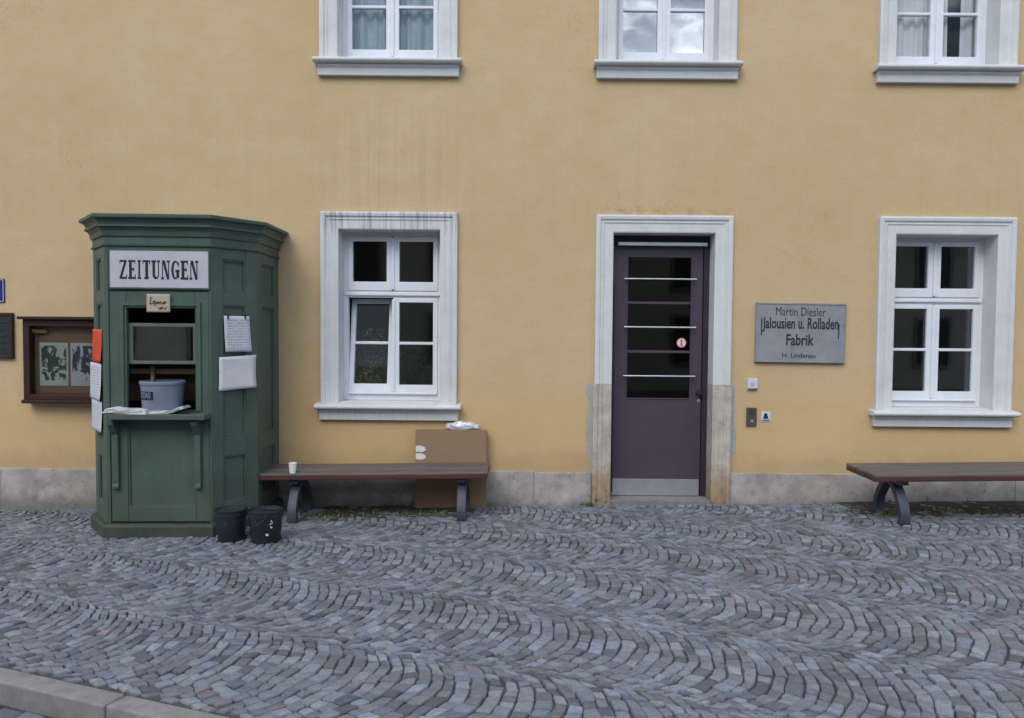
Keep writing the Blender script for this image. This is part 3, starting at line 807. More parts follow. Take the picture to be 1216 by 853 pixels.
# ------------------------------------------------------------------ newspaper kiosk
KX, KY, KROT = -3.125, 6.43, R(2.2)
kz0 = gz(KX) - 0.004
kiosk = empty('newspaper_kiosk', (KX, KY, kz0), (0, 0, KROT))
tag(kiosk, 'green wooden newspaper kiosk with panelled sides and moulded cornice', 'kiosk')
KA, KB, KC, KT = 0.44, 0.72, 0.36, 1.02
KM = Matrix.Translation((KX, KY, kz0)) @ Matrix.Rotation(KROT, 4, 'Z'); KI = KM.inverted()
def kzf(py, y=KY): return P(190, py, y).z - kz0
Z_TOP, Z_BODY, Z_BASE = kzf(256.5), kzf(291), kzf(622)
plan = [(-KB, KT), (-KB, KC), (-KA, 0), (KA, 0), (KB, KC), (KB, KT)]
def plan_off(o):
    """plan outline pushed outwards; the back edge stays on the wall"""
    ed = []
    for a, b in zip(plan, plan[1:]):
        a, b = Vector(a), Vector(b); u = (b - a).normalized(); ed.append((a + Vector((u.y, -u.x)) * o, u))
    pts = [Vector((ed[0][0].x, KT))]
    for (p, u), (q, w) in zip(ed, ed[1:]):
        den = u.x * w.y - u.y * w.x; t = ((q - p).x * w.y - (q - p).y * w.x) / den; pts.append(p + u * t)
    pts.append(Vector((ed[-1][0].x, KT))); return pts
def ringed(prof, name, mat, cap=True, bevel=0):
    m = MB(); rows = [m.verts([V(p.x, p.y, z) for p in plan_off(o)]) for o, z in prof]
    for a, b in zip(rows, rows[1:]):
        for i in range(6): m.bm.faces.new((a[i], a[(i + 1) % 6], b[(i + 1) % 6], b[i]))
    if cap: m.bm.faces.new(rows[0][::-1]); m.bm.faces.new(rows[-1])
    return m.build(name, mat, kiosk, bevel)
def kp(py): return kzf(py)
ringed([(-0.02, Z_BODY - .012), (0.014, Z_BODY - .012), (0.018, Z_BODY + .002), (0.004, Z_BODY + .006), (0.004, kp(281.5)), (0.018, kp(281)), (0.022, kp(278.5)), (0.026, kp(275)), (0.040, kp(271.5)), (0.064, kp(270.2)), (0.064, kp(268.2)),
        (0.050, kp(268)), (0.052, kp(266)), (0.062, kp(263)), (0.080, kp(261)), (0.100, kp(260.4)), (0.102, kp(258.5)), (0.102, kp(256.8)), (0.094, kp(256)), (-0.1, kp(255)), (-0.3, kp(254.6))], 'cornice', 'green')
ringed([(0.042, 0.0), (0.042, Z_BASE - 0.022), (0.03, Z_BASE), (-0.03, Z_BASE + .002)], 'base', 'green_dark', bevel=0.004)
def face_m(a, b):
    a, b = Vector(a), Vector(b); u = (b - a).normalized(); n = Vector((u.y, -u.x))
    return Matrix(((u.x, -n.x, 0, a.x), (u.y, -n.y, 0, a.y), (0, 0, 1, 0), (0, 0, 0, 1))), (b - a).length
def kbox(name, mat, fm, u0, u1, z0, z1, d0, d1, bevel=0.003):
    """box on a kiosk face; d is how far it stands outwards"""
    m = MB(); m.box(u0, u1, -d1, -d0, z0, z1, fm); return m.build(name, mat, kiosk, bevel)
rows3 = [(0.16, 0.58), (0.70, 1.86), (1.97, 2.27)]
rows3 = [(P(278, 596, KY + .18).z - kz0, P(278, 541, KY + .18).z - kz0), (P(278, 522, KY + .18).z - kz0, P(278, 363, KY + .18).z - kz0), (P(278, 348, KY + .18).z - kz0, P(278, 309, KY + .18).z - kz0)]
Z_HI = Z_BODY - 0.012
def panelled(a, b, stile, rows=rows3):
    fm, L = face_m(a, b)
    kbox('stile', 'green', fm, 0.001, stile, Z_BASE, Z_HI, -.045, 0); kbox('stile', 'green', fm, L - stile, L - .001, Z_BASE, Z_HI, -.045, 0)
    zz = [Z_BASE] + [z for r in rows for z in r] + [Z_HI]
    for k in range(0, len(zz), 2): kbox('rail', 'green', fm, stile + .0005, L - stile - .0005, zz[k], zz[k + 1], -.045, -.0015)
    for z0, z1 in rows:
        kbox('panel', 'green', fm, stile - .01, L - stile + .01, z0 - .01, z1 + .01, -.043, -.024)
        m = MB(); framed(m, stile, L - stile, z0, z1, 0.006, 0.024, .014, .014, .014, .014); o = m.build('panel_moulding', 'green', kiosk, 0.004); o.data.transform(fm)
    return fm, L
fm_rc, L_rc = panelled((KA, 0), (KB, KC), 0.115)
fm_rs, L_rs = panelled((KB, KC), (KB, KT), 0.13)
fm_lc, L_lc = panelled((-KB, KC), (-KA, 0), 0.115)
panelled((-KB, KT), (-KB, KC), 0.13)
# back wall
kbox('back_panel', 'green', face_m((KB, KT), (-KB, KT))[0], 0.02, 2 * KB - .02, Z_BASE, Z_HI, -.05, -.02, 0)
# front
FM, FL = face_m((-KA, 0), (KA, 0))
def fu(px, py=450, y=KY): return (KI @ P(px, py, y)).x + KA
kbox('stile', 'green', FM, .001, fu(131), Z_BASE, Z_HI, -.045, 0.0); kbox('stile', 'green', FM, fu(247.5), FL - .001, Z_BASE, Z_HI, -.045, 0.0)
u0, u1 = fu(131) + .003, fu(247.5) - .003
wu0, wu1, wz0, wz1 = fu(151), fu(231), kp(489), kp(366)
kbox('header_board', 'green', FM, u0 - .002, u1 + .002, kp(345), Z_HI, -.045, -.001)
kbox('leaf_stile', 'green', FM, u0, wu0, kp(620), kp(346), -.045, -.008); kbox('leaf_stile', 'green', FM, wu1, u1, kp(620), kp(346), -.045, -.008)
kbox('leaf_rail', 'green', FM, wu0 + .0005, wu1 - .0005, wz1, kp(346), -.045, -.009)
kbox('leaf_rail', 'green', FM, wu0 + .0005, wu1 - .0005, kp(620), kp(603), -.045, -.009)
kbox('leaf_rail', 'green', FM, wu0 + .0005, wu1 - .0005, kp(508), kp(498), -.045, -.009)
kbox('front_panel', 'green', FM, wu0 - .01, wu1 + .01, kp(604), kp(507), -.043, -.028)
m = MB(); framed(m, wu0, wu1, kp(603), kp(508), 0.014, 0.03, .014, .014, .014, .014); m.build('panel_moulding', 'green', kiosk, 0.004).data.transform(FM)
m = MB(); framed(m, wu0 - .05, wu1 + .05, wz0 + .01, wz1 + .05, -0.006, 0.009, .03, .03, .001, .03); m.build('window_moulding', 'green', kiosk, 0.004).data.transform(FM)
m = MB(); framed(m, u0 - .012, u1 + .012, kp(620) - .012, kp(345) + .012, -0.006, 0.0005, .014, .014, .014, .014); 
# counter with its two brackets
kbox('counter', 'green', FM, fu(131, 490, KY - .12), fu(243, 490, KY - .12), kp(497.5) + .005, kp(490.5) + .002, -.32, .15, 0.006)
for px in (138, 234):
    uc = fu(px); m = MB()
    prof = [(0.007, kp(497)), (-0.11, kp(498)), (-0.105, kp(503)), (-0.028, kp(516)), (-0.020, kp(574)), (-0.028, kp(577)), (-0.028, kp(580)), (0.007, kp(580))]
    m.prism(prof, 0.052, FM @ Matrix.Translation((uc + .026, 0, 0)) @ Matrix.Rotation(R(90), 4, 'Z')); m.build('bracket', 'green', kiosk, 0.003)
# sliding sash inside the opening
m = MB(); framed(m, wu0 - .012, wu1 + .012, kp(433), kp(384), 0.046, 0.08, .045, .045, .03, .03); m.build('sliding_sash', 'grey_wood', kiosk, 0.003).data.transform(FM)
m = MB(); m.box(wu0 + .03, wu1 - .03, .060, .066, kp(431) + .02, kp(385) - .02, FM).build('pane', 'glass_up', kiosk)
kbox('inner_shelf', 'shelf_wood', FM, -.05, FL + .05, kp(446), kp(439), -.40, -.20)
kbox('inner_post', 'shelf_wood', FM, .30, .33, kp(466), kp(436), -.19, -.16)
kbox('inner_board', 'shelf_wood', FM, -.1, FL + .1, kp(482), kp(449), -.46, -.43)
ringed([(-.05, Z_BASE + .004), (-.05, Z_BASE + .02)], 'floor_board', 'shelf_wood')
# sign
sgn = MB().box(fu(134), fu(248), -.014, -.0005, kp(342), kp(298.5), FM).build('sign_board', 'sign_white', kiosk, 0.002)
sgn['label'] = 'white enamel sign lettered ZEITUNGEN in black'
m = MB(); framed(m, fu(134) - .012, fu(248) + .012, kp(342) - .012, kp(298.5) + .012, -.011, -.0012, .013, .013, .013, .013); m.build('sign_border', 'green', kiosk, 0.002).data.transform(FM)
def glyph(ch):
    """heavy-stemmed poster capitals in a unit box: list of polygons"""
    S, t = .36, .11
    q = lambda x0, x1, z0, z1: [(x0, z0), (x1, z0), (x1, z1), (x0, z1)]
    tick = lambda x, z0, z1: q(x - .05, x + .05, z0, z1)
    if ch == 'Z': return [q(.04, .96, 1 - t, 1), q(.02, .98, 0, t), [(.05, t), (.36, t), (.93, 1 - t), (.62, 1 - t)], tick(.10, .80, 1 - t), tick(.92, t, .22)]
    if ch == 'E': return [q(.12, .12 + S, t, 1 - t), q(0, .94, 1 - t, 1), q(0, .98, 0, t), q(.42, .74, .46, .46 + t), tick(.88, .78, 1 - t), tick(.92, t, .24), tick(.72, .40, .62)]
    if ch == 'I': return [q(.30, .70, t, 1 - t), q(.14, .86, 1 - t, 1), q(.14, .86, 0, t)]
    if ch == 'T': return [q(.35, .35 + S, t, 1 - t), q(.0, 1., 1 - t, 1), q(.2, .8, 0, t), tick(.06, .78, 1 - t), tick(.94, .78, 1 - t)]
    if ch == 'U':
        o = [(.12, 1 - t), (.12, .26)] + [(.5 - .38 * math.cos(a), .26 - .26 * math.sin(a)) for a in (.4, .8, 1.2, 1.57, 2., 2.4, 2.8)] + [(.88, .26), (.88, 1 - t), (.76, 1 - t), (.76, .28)] + [(.59 - .17 * math.cos(a), .27 - .16 * math.sin(a)) for a in (2.6, 2., 1.4, .8, .3)] + [(.42, .28), (.42, 1 - t)]
        return [o, q(0, .54, 1 - t, 1), q(.64, 1, 1 - t, 1)]
    if ch == 'N': return [q(.10, .20, t, 1 - t), q(.80, .90, 0, 1 - t), [(.12, 1.001), (.44, 1.001), (.90, 0), (.66, 0)], q(0, .32, 0, t), q(.66, 1, 1 - t, 1)]
    if ch == 'G':
        ang = [R(40 + i * 20) for i in range(16)]
        o = [(.5 + .46 * math.cos(a), .5 + .5 * math.sin(a)) for a in ang[:15]]
        i = [(.55 + .25 * math.cos(a), .5 + .405 * math.sin(a)) for a in ang[:15]][::-1]
        return [o + i, q(.62, .94, .08, .42), q(.52, 1., .40, .40 + t), tick(.86, .66, .95)]
nf = 0; word = 'ZEITUNGEN'; wds = [.95, .95, .55, .95, 1.05, 1.08, 1.05, .95, 1.08]; gapw = .13
tu0, tu1, tz0, tz1 = fu(145), fu(236.5), kp(332), kp(309.5)
tot = sum(wds) + gapw * (len(word) - 1); scx = (tu1 - tu0) / tot; ux = tu0
m = MB()
for ch, wd in zip(word, wds):
    for poly in glyph(ch):
        nf += 1; d = 0.0146 + 0.00004 * nf
        m.prism([(ux + x * wd * scx, tz0 + z * (tz1 - tz0)) for x, z in poly], d - 0.0139, FM @ Matrix.Translation((0, -d, 0)))
    ux += (wd + gapw) * scx
m.build('lettering', 'ink', sgn)

# paper things fixed to the kiosk
def leaf_sheet(name, mat, fm, u0, u1, z0, z1, d, label, group=None, curl=0.008, skew=(0, 0), cat='notice', wrink=0.0, seed=1):
    """a sheet of paper with a little curl, standing d off a kiosk face"""
    r0 = random.Random(seed); m = MB(); nx, nz = 8, 10; g = []
    root_p = KM @ fm @ V((u0 + u1) / 2, -d, z0)
    for j in range(nz + 1):
        row = []
        for i in range(nx + 1):
            s, t = i / nx, j / nz
            dd = d + 0.002 + curl * (1 - t) ** 2 * (0.4 + s) + wrink * (math.sin(s * 9 + t * 4) * .5 + r0.uniform(-.5, .5))
            row.append((KM @ fm @ V(u0 + (u1 - u0) * s + skew[0] * (1 - t), -dd, z0 + (z1 - z0) * t + skew[1] * s)) - root_p)
        g.append(m.verts(row))
    for a, b in zip(g, g[1:]):
        for i in range(nx): m.bm.faces.new((a[i], a[i + 1], b[i + 1], b[i]))
    o = m.build(name, mat, None, smooth=True); o.location = root_p
    so = o.modifiers.new('thickness', 'SOLIDIFY'); so.thickness = 0.0012
    return tag(o, label, cat, group)
def fuv(fm, px, py):
    """pixel to (u, z) on a kiosk face"""
    w = KM @ fm; n = (w.to_3x3() @ V(0, -1, 0)).normalized(); p = hit(px, py, w @ V(0, 0, 0), n); q = w.inverted() @ p; return q.x, q.z
def sheet_px(name, mat, fm, x0, y0, x1, y1, d, label, **k):
    a, b = fuv(fm, x0, (y0 + y1) / 2)[0], fuv(fm, x1, (y0 + y1) / 2)[0]
    t, bt = fuv(fm, (x0 + x1) / 2, y0)[1], fuv(fm, (x0 + x1) / 2, y1)[1]
    return leaf_sheet(name, mat, fm, a, b, bt, t, d, label, **k), (a, b, bt, t)
n1, r1 = sheet_px('printed_notice', 'paper', fm_rc, 265.5, 375.5, 296, 418, .004, 'printed white notice hung by two clips on the green kiosk', skew=(.012, 0), curl=.012)
for f in (.15, .82):
    u = r1[0] + (r1[1] - r1[0]) * f
    m = MB(); m.box(u - .006, u + .006, -.014, -.001, r1[3] - .028, r1[3] + .016, fm_rc); o = m.build('clip', 'iron_dark', kiosk, 0.002)
sheet_px('blank_paper', 'paper_plain', fm_rc, 260, 424, 303.5, 463, .006, 'crumpled blank white paper pinned under the clipped notice', curl=.016, wrink=.005, skew=(-.012, .014), cat='paper', seed=4)
c1, rc_ = sheet_px('price_card', 'card_beige', FM, 175, 349.5, 203, 371, .012, 'small beige handwritten card above the kiosk hatch', curl=.003, cat='card')
# scribbled writing on the card
m = MB(); a, b, z0, z1 = rc_; w_, h_ = b - a, z1 - z0
def scrib(pts, off):
    for k, (p, q) in enumerate(zip(pts, pts[1:])):
        m.tube([KM @ FM @ V(a + p[0] * w_, -.0185 - off, z0 + p[1] * h_) - c1.location, KM @ FM @ V(a + q[0] * w_, -.0185 - off, z0 + q[1] * h_) - c1.location], 0.0028, 5)
scrib([(.2, .85), (.14, .45), (.3, .48), (.28, .62), (.36, .62), (.36, .34)], 0); scrib([(.4, .6), (.42, .45), (.5, .6), (.52, .45), (.6, .6), (.64, .44), (.74, .6), (.74, .44), (.84, .6)], 0)
scrib([(.48, .3), (.56, .16), (.62, .3), (.62, .14), (.7, .3), (.78, .15), (.86, .3)], 0)
m.build('handwriting', 'ink_soft', c1)
sheet_px('red_leaflet', 'paper_red', fm_lc, 111, 391, 122, 430, .004, 'orange red leaflet taped to the kiosk corner', curl=.012, cat='leaflet')
sheet_px('long_notice', 'paper', fm_lc, 108.5, 431, 121.5, 474, .006, 'white printed notice just below the orange leaflet', curl=.012)
sheet_px('small_notice', 'paper', fm_lc, 110, 475.5, 122, 511, .004, 'lowest white notice on the kiosk corner, under another notice', curl=.008)
# newspapers fanned on the counter
ctop = kp(490.5) + .002
for k, (ua, ub, d0, d1, rz, lab) in enumerate(((0.035, .40, -.03, .145, .0, 'folded newspaper at the end of the kiosk counter'), (.26, .70, -.03, .115, -.04, 'open newspaper lying under the pale bucket on the counter'))):
    m = MB(); rr = random.Random(k + 2); cx_, cy_ = (ua + ub) / 2, -(d0 + d1) / 2
    for lay in range(5 if k == 0 else 3):
        ax, ay = (ub - ua) / 2 - lay * .006, (d1 - d0) / 2 - lay * .004
        n = 10; top, bot = [], []
        for i in range(n + 1):
            s = -1 + 2 * i / n
            z = .003 + lay * .0075 + .014 * math.exp(-((s + .7 if k == 0 else s - .98) * 3) ** 2) * (1.0 if k == 0 else 3.2) + rr.uniform(0, .002)
            top.append((s * ax, z))
        a_ = m.verts([V(x, -ay + rr.uniform(-.006, .006), z) for x, z in top]); b_ = m.verts([V(x, ay, z) for x, z in top])
        c_ = m.verts([V(x, -ay, z + .006) for x, z in top]); d_ = m.verts([V(x, ay, z + .006) for x, z in top])
        for i in range(n):
            m.bm.faces.new((a_[i], a_[i + 1], b_[i + 1], b_[i])); m.bm.faces.new((c_[i], c_[i + 1], d_[i + 1], d_[i]))
            m.bm.faces.new((a_[i], a_[i + 1], c_[i + 1], c_[i])); m.bm.faces.new((b_[i], b_[i + 1], d_[i + 1], d_[i]))
        m.bm.faces.new((a_[0], b_[0], d_[0], c_[0])); m.bm.faces.new((a_[n], b_[n], d_[n], c_[n]))
    o = m.build('newspaper', 'news'); o.location = KM @ FM @ V(cx_, cy_, ctop - .002); o.rotation_euler = (0, 0, KROT + rz)
    tag(o, lab, 'newspaper')
# pale bucket in the hatch
bc = fu(192, 480, KY + .06); br = 0.175
pb_loc = KM @ FM @ V(bc, .085, ctop + .024)
bkt = empty('pale_bucket', pb_loc, (0, 0, KROT)); tag(bkt, 'pale grey plastic bucket with blue print standing in the kiosk hatch', 'bucket')
bh = kp(452) - ctop - .03
m = MB(); m.lathe([(0, 0), (br * .90, 0), (br * .92, .006), (br, bh - .03), (br + .008, bh - .028), (br + .009, bh - .006), (br + .003, bh), (br - .006, bh), (br - .007, bh - .03), (br * .88, .012), (0, .012)], 40, close=False); m.build('body', 'plastic_grey', bkt, smooth=True)
m = MB(); arc = []
def bucket_band(z0, z1, a0, a1, dr, n=10):
    mm = MB(); v0 = []
    for i in range(n + 1):
        a = R(a0 + (a1 - a0) * i / n); rr_ = lambda z: br * .92 + (br * .08) * (z - .006) / (bh - .036) + dr
        v0.append(mm.verts([V(rr_(z) * math.sin(a), -rr_(z) * math.cos(a), z) for z in (z0, z1)]))
    for p, q in zip(v0, v0[1:]): mm.bm.faces.new((p[0], q[0], q[1], p[1]))
    return mm
bucket_band(bh * .36, bh * .66, -58, -2, .0012, 14).build('print_block', 'blue_ink', bkt)
t_ = text('print_letters', 'DZAS', 'plastic_grey', bkt, .13, bh * .2, (0, 0, 0), bold=.02, depth=.001)
me = t_.data
for v in me.vertices:
    a = R(-31) + v.co.x / br; rr_ = br * .96 + .0045 + v.co.z; v.co = V(rr_ * math.sin(a), -rr_ * math.cos(a), bh * .43 + v.co.y)
t_.rotation_euler = (0, 0, 0)
m.bm.free()

# ------------------------------------------------------------------ two black buckets on the setts
def black_bucket(px, wpx, py, label, mark, group):
    g = G(px, py); s = wpx / F_PX * g.y / 2
    g.y += s
    o = empty('black_bucket', (g.x, g.y, gz(g.x) - .002), (0, 0, random.uniform(0, 6))); tag(o, label, 'bucket', group)
    r = s; hh = .265
    m = MB(); m.lathe([(0, 0), (r * .80, 0), (r * .82, .006), (r * .95, hh - .05), (r * .985, hh - .048), (r * .985, hh - .03), (r * .965, hh - .028), (r * .975, hh - .008), (r, hh - .006), (r, hh), (r * .965, hh + .001), (r * .955, hh - .004), (r * .80, .012), (0, .012)], 36, close=False)
    m.build('body', 'plastic_black', o, smooth=True)
    m = MB(); m.lathe([(0, hh - .014), (r * .945, hh - .014), (r * .945, hh - .018), (0, hh - .018)], 36, close=False); m.build('contents', 'water', o)
    m = MB(); m.tube([V((r + .012) * math.cos(a), (r + .012) * math.sin(a), hh - .04 - .10 * math.sin((a - .3) / 2.54 * math.pi)) for a in [0.3 + i * 2.54 / 14 for i in range(15)]], .0035, 6); m.build('handle', 'iron_dark', o, smooth=True)
    for a in (.3, 2.84):
        m = MB(); m.box(-.012, .012, -.014, .008, hh - .06, hh - .02, Matrix.Rotation(a - math.pi / 2, 4, 'Z') @ Matrix.Translation((0, r, 0))); m.build('handle_lug', 'plastic_black', o, .003)
    if mark:
        o.rotation_euler.z = 2.2
        fc = math.atan2(-g.y, -g.x) - 2.2
        mm = MB()
        def bl(pts, z_c):
            vs = []
            for da, dz in pts:
                a = fc + da; z = z_c + dz; rr_ = r * (.82 + .13 * z / (hh - .05)) + .0018
                vs.append(V(rr_ * math.cos(a), rr_ * math.sin(a), z))
            mm.face(vs)
        bl([(-.02, 0), (.16, -.004), (.17, .012), (.06, .02), (0, .014)], .075)
        for i, (da, dz) in enumerate(((.24, .16), (.28, .185), (.34, .17), (.26, .135), (.33, .13))): bl([(da, dz), (da + .07, dz + .006), (da + .075, dz + .018), (da + .01, dz + .014)], .0)
        mm.build('paint_marks', 'tape', o)
    return o
black_bucket(267.5, 38, 646, 'plain black plastic bucket set against the kiosk base', False, None)
black_bucket(308.5, 42, 648, 'black plastic bucket with white paint marks beside the bench', True, None)

# ------------------------------------------------------------------ benches
SLOPE = math.atan(G1)
def bench(x0, x1, y_back, y_front, label, sup, group):
    cx, cy = (x0 + x1) / 2, (y_back + y_front) / 2; L = x1 - x0; Wd = y_back - y_front
    o = empty('bench', (cx, cy, gz(cx) - .002), (0, -SLOPE, 0)); tag(o, label, 'bench', group)
    n = 3; g_ = .012; pw = (Wd - g_ * (n - 1)) / n; hs = .455; th = .062
    for i in range(n):
        y0 = -Wd / 2 + i * (pw + g_)
        m = MB(); rr = random.Random(i + int(x0 * 10)); k = 12
        e0, e1 = rr.uniform(-.008, .008), rr.uniform(-.008, .008)
        for s in range(k):
            pass
        m.box(-L / 2 + e0, L / 2 + e1, y0, y0 + pw, hs - th + rr.uniform(-.002, .002), hs + rr.uniform(-.003, .003))
        m.build('seat_plank', 'bench', o, 0.007, 3, True)
    for sx in sup:
        # cast support: two bowed legs from one head, and a bar under the boards
        m = MB()
        for sg in (-1, 1):
            cl = []
            for i in range(11):
                t = i / 10
                yy = sg * (.045 + (.235 - .045) * (math.sin(t * 1.9) / math.sin(1.9)) * (1.0 if t < .8 else 1 - .10 * (t - .8)))
                zz = (hs - th - .03) * (1 - t)
                cl.append((yy, zz))
            rows = []
            for i, (yy, zz) in enumerate(cl):
                a = cl[max(i - 1, 0)]; b = cl[min(i + 1, 10)]; d = Vector((b[0] - a[0], b[1] - a[1])).normalized(); nn = Vector((-d.y, d.x))
                w = .030 + .012 * abs(i / 10 - .5); xw = .042 if i < 10 else .046
                rows.append(m.verts([V(sx - xw, yy + nn.x * w, zz + nn.y * w), V(sx + xw, yy + nn.x * w, zz + nn.y * w), V(sx + xw, yy - nn.x * w, zz - nn.y * w), V(sx - xw, yy - nn.x * w, zz - nn.y * w)]))
            for v in rows[-1]: v.co.z = 0
            for a, b in zip(rows, rows[1:]):
                for q in range(4): m.bm.faces.new((a[q], a[(q + 1) % 4], b[(q + 1) % 4], b[q]))
            m.bm.faces.new(rows[0][::-1]); m.bm.faces.new(rows[-1])
            m.build('leg', 'iron', o, .010, 2, True); m = MB()
        m.box(sx - .04, sx + .04, -Wd / 2 + .05, Wd / 2 - .05, hs - th - .045, hs - th - .003); m.build('seat_bearer', 'iron', o, .006, 2)
    return o
bl0, bl1 = -2.50, -0.345
supL = [P(343, 600, 6.75).x - (bl0 + bl1) / 2, P(547, 600, 6.75).x - (bl0 + bl1) / 2]
bench(bl0, bl1, 7.36, 6.84, 'worn red brown plank bench between the kiosk and the door', supL, None)
br0 = 3.05; br1 = br0 + 2.06
bench(br0, br1, 7.13, 6.55, 'worn brown plank bench standing below the window by the plaque', [3.33 - (br0 + br1) / 2, 4.82 - (br0 + br1) / 2], None)
# paper cup on the bench
g = G(347.5, 561, .46); m = MB()
m.lathe([(0, 0), (.026, 0), (.0265, .004), (.036, .088), (.0385, .09), (.038, .094), (.034, .093), (.025, .006), (0, .006)], 24, close=False)
o = m.build('paper_cup', 'cup', smooth=True); o.location = (g.x, g.y, gz(g.x) + .453); tag(o, 'small white disposable cup standing on the bench', 'cup')

# cardboard box between bench and wall
bxl, bxr = P(493.5, 530, 7.385).x, P(578, 530, 7.385).x
BX_Y0, BX_Y1 = 7.375, 7.462; bz0 = gz(-.7) - .004; bzt = P(535, 512, BX_Y0).z
cb = empty('cardboard_box', ((bxl + bxr) / 2, (BX_Y0 + BX_Y1) / 2, bz0), (0, 0, 0)); tag(cb, 'tall flat brown cardboard box behind the bench', 'box')
hw, hd, hh = (bxr - bxl) / 2, (BX_Y1 - BX_Y0) / 2, bzt - bz0
m = MB(); m.box(-hw, hw, -hd, hd, 0, hh); m.build('carton', 'card', cb, .004, 2)
for s in (-1, 1): bx('flap', 'card', cb, -hw + .002, hw - .002, s * hd * .52 - hd * .46, s * hd * .52 + hd * .46, hh + .0005, hh + .005, .001)
for zz in (P(500, 533, BX_Y0).z, P(500, 542, BX_Y0).z):
    m = MB(); z = zz - bz0; rr = random.Random(int(zz * 1000))
    poly = [(-hw + .004, z - .028), (-hw + .07, z - .032), (-hw + .105, z - .012), (-hw + .09, z + .016), (-hw + .05, z + .03), (-hw + .004, z + .028)]
    m.prism([(x, q) for x, q in poly], .0012, Matrix.Translation((0, -hd - .0014, 0))); m.build('label_scrap', 'tape', cb)
# crumpled packet on the box
pk = MB(); rr = random.Random(6)
bmesh.ops.create_icosphere(pk.bm, subdivisions=4, radius=1)
from mathutils import noise as mnoise
for v in pk.bm.verts:
    n = v.co.normalized(); d = 1 + .28 * mnoise.noise(n * 2.2) + .22 * abs(mnoise.noise(n * 5.5)) + .10 * mnoise.noise(n * 12)
    v.co = V(n.x * d * .150, n.y * d * .034, max(-.035, n.z * d * .048))
o = pk.build('crumpled_packet', 'foil'); o.location = (P(549, 505, 7.42).x, 7.42, bzt + .0395); tag(o, 'crumpled silver white packet on top of the cardboard box', 'packet')
for p in o.data.polygons: p.use_smooth = True

# ------------------------------------------------------------------ things on the wall
def on_wall(px0, py0, px1, py1):
    a, b = P(px0, (py0 + py1) / 2), P(px1, (py0 + py1) / 2); t, bt = P((px0 + px1) / 2, py0), P((px0 + px1) / 2, py1)
    return (a.x + b.x) / 2, bt.z, b.x - a.x, t.z - bt.z
cx, z0, w, hh = on_wall(896, 360, 1002.5, 431)
pl = empty('wall_plaque', (cx, WALL_Y, z0), (0, R(0.45), 0)); tag(pl, 'grey engraved company plaque mounted beside the purple door', 'plaque')
bx('plate', 'plaque', pl, -w / 2, w / 2, -.035, -.0005, 0, hh, .004, 2)
m = MB(); framed(m, -w / 2 + .004, w / 2 - .004, .004, hh - .004, -.040, -.0352, .014, .014, .014, .014); m.build('rim', 'plaque', pl, .002)
kx_ = w / 106.5
def pt(s, x0, x1, y0, y1, bold, nm='lettering', mat='ink_soft'):
    return text(nm, s, mat, pl, (x1 - x0) * kx_, (y1 - y0) * kx_, (((x0 + x1) / 2 - 949.2) * kx_, -.0352, (431 - y1) * kx_), bold=bold, depth=.001)
pt('Martin Diesler', 919, 978, 365.5, 375.5, .0); pt('Jalousien u. Rolladen', 903.5, 993.5, 377.5, 395, .024)
pt('Fabrik', 932, 965, 397, 410.5, .024); pt('H. Lindenau', 928, 967, 419.5, 425, .012)
m = MB(); m.box(-.006, .006, -.0362, -.0352, (431 - 399) * kx_, (431 - 379) * kx_); m.bm.verts.ensure_lookup_table()
k = m.build('long_stroke', 'ink_soft', pl); k.location.x = (902.5 - 949.2) * kx_
m = MB(); m.box(-.006, .006, -.0362, -.0352, (431 - 402) * kx_, (431 - 384) * kx_); k = m.build('long_stroke', 'ink_soft', pl); k.location.x = (993.8 - 949.2) * kx_
# bell, letter slot plate and little emblem
cx, z0, w, hh = on_wall(887, 449.5, 899, 463)
o = empty('door_bell', (cx, WALL_Y, z0)); tag(o, 'small pale square bell button above the metal plate', 'bell')
bx('housing', 'bell_white', o, -w / 2, w / 2, -.022, -.0005, 0, hh, .006, 2); bx('button', 'sign_white', o, -.016, .016, -.028, -.0222, hh * .35, hh * .72, .003)
bx('lower_lip', 'bell_grey', o, -w / 2 + .003, w / 2 - .003, -.026, -.0222, .004, .016, .002)
cx, z0, w, hh = on_wall(886, 484, 898, 506)
o = empty('intercom', (cx, WALL_Y, z0)); tag(o, 'upright brown grey metal intercom plate right of the door', 'intercom')
bx('plate', 'bell_grey', o, -w / 2, w / 2, -.02, -.0005, 0, hh, .004, 2)
for i in range(4): bx('speaker_slot', 'iron_dark', o, -w * .3, w * .3, -.0212, -.0203, hh * (.62 + .08 * i), hh * (.62 + .08 * i) + .006, 0)
bx('call_button', 'steel', o, -.014, .014, -.026, -.0203, hh * .2, hh * .34, .003)
cx, z0, w, hh = on_wall(903.5, 489, 914.5, 501)
o = empty('wall_emblem', (cx, WALL_Y, z0)); tag(o, 'tiny pale emblem plate with dark triangle next to the intercom', 'emblem')
bx('plate', 'bell_white', o, -w / 2, w / 2, -.008, -.0005, 0, hh, .002)
m = MB(); m.prism([(-w * .3, hh * .3), (w * .3, hh * .3), (w * .12, hh * .85), (-w * .12, hh * .85)], .001, Matrix.Translation((0, -.0092, 0))); m.build('mark', 'blue_ink', o)
m = MB(); m.box(-w * .42, w * .42, -.0093, -.0082, hh * .1, hh * .2); m.build('mark', 'blue_ink', o)
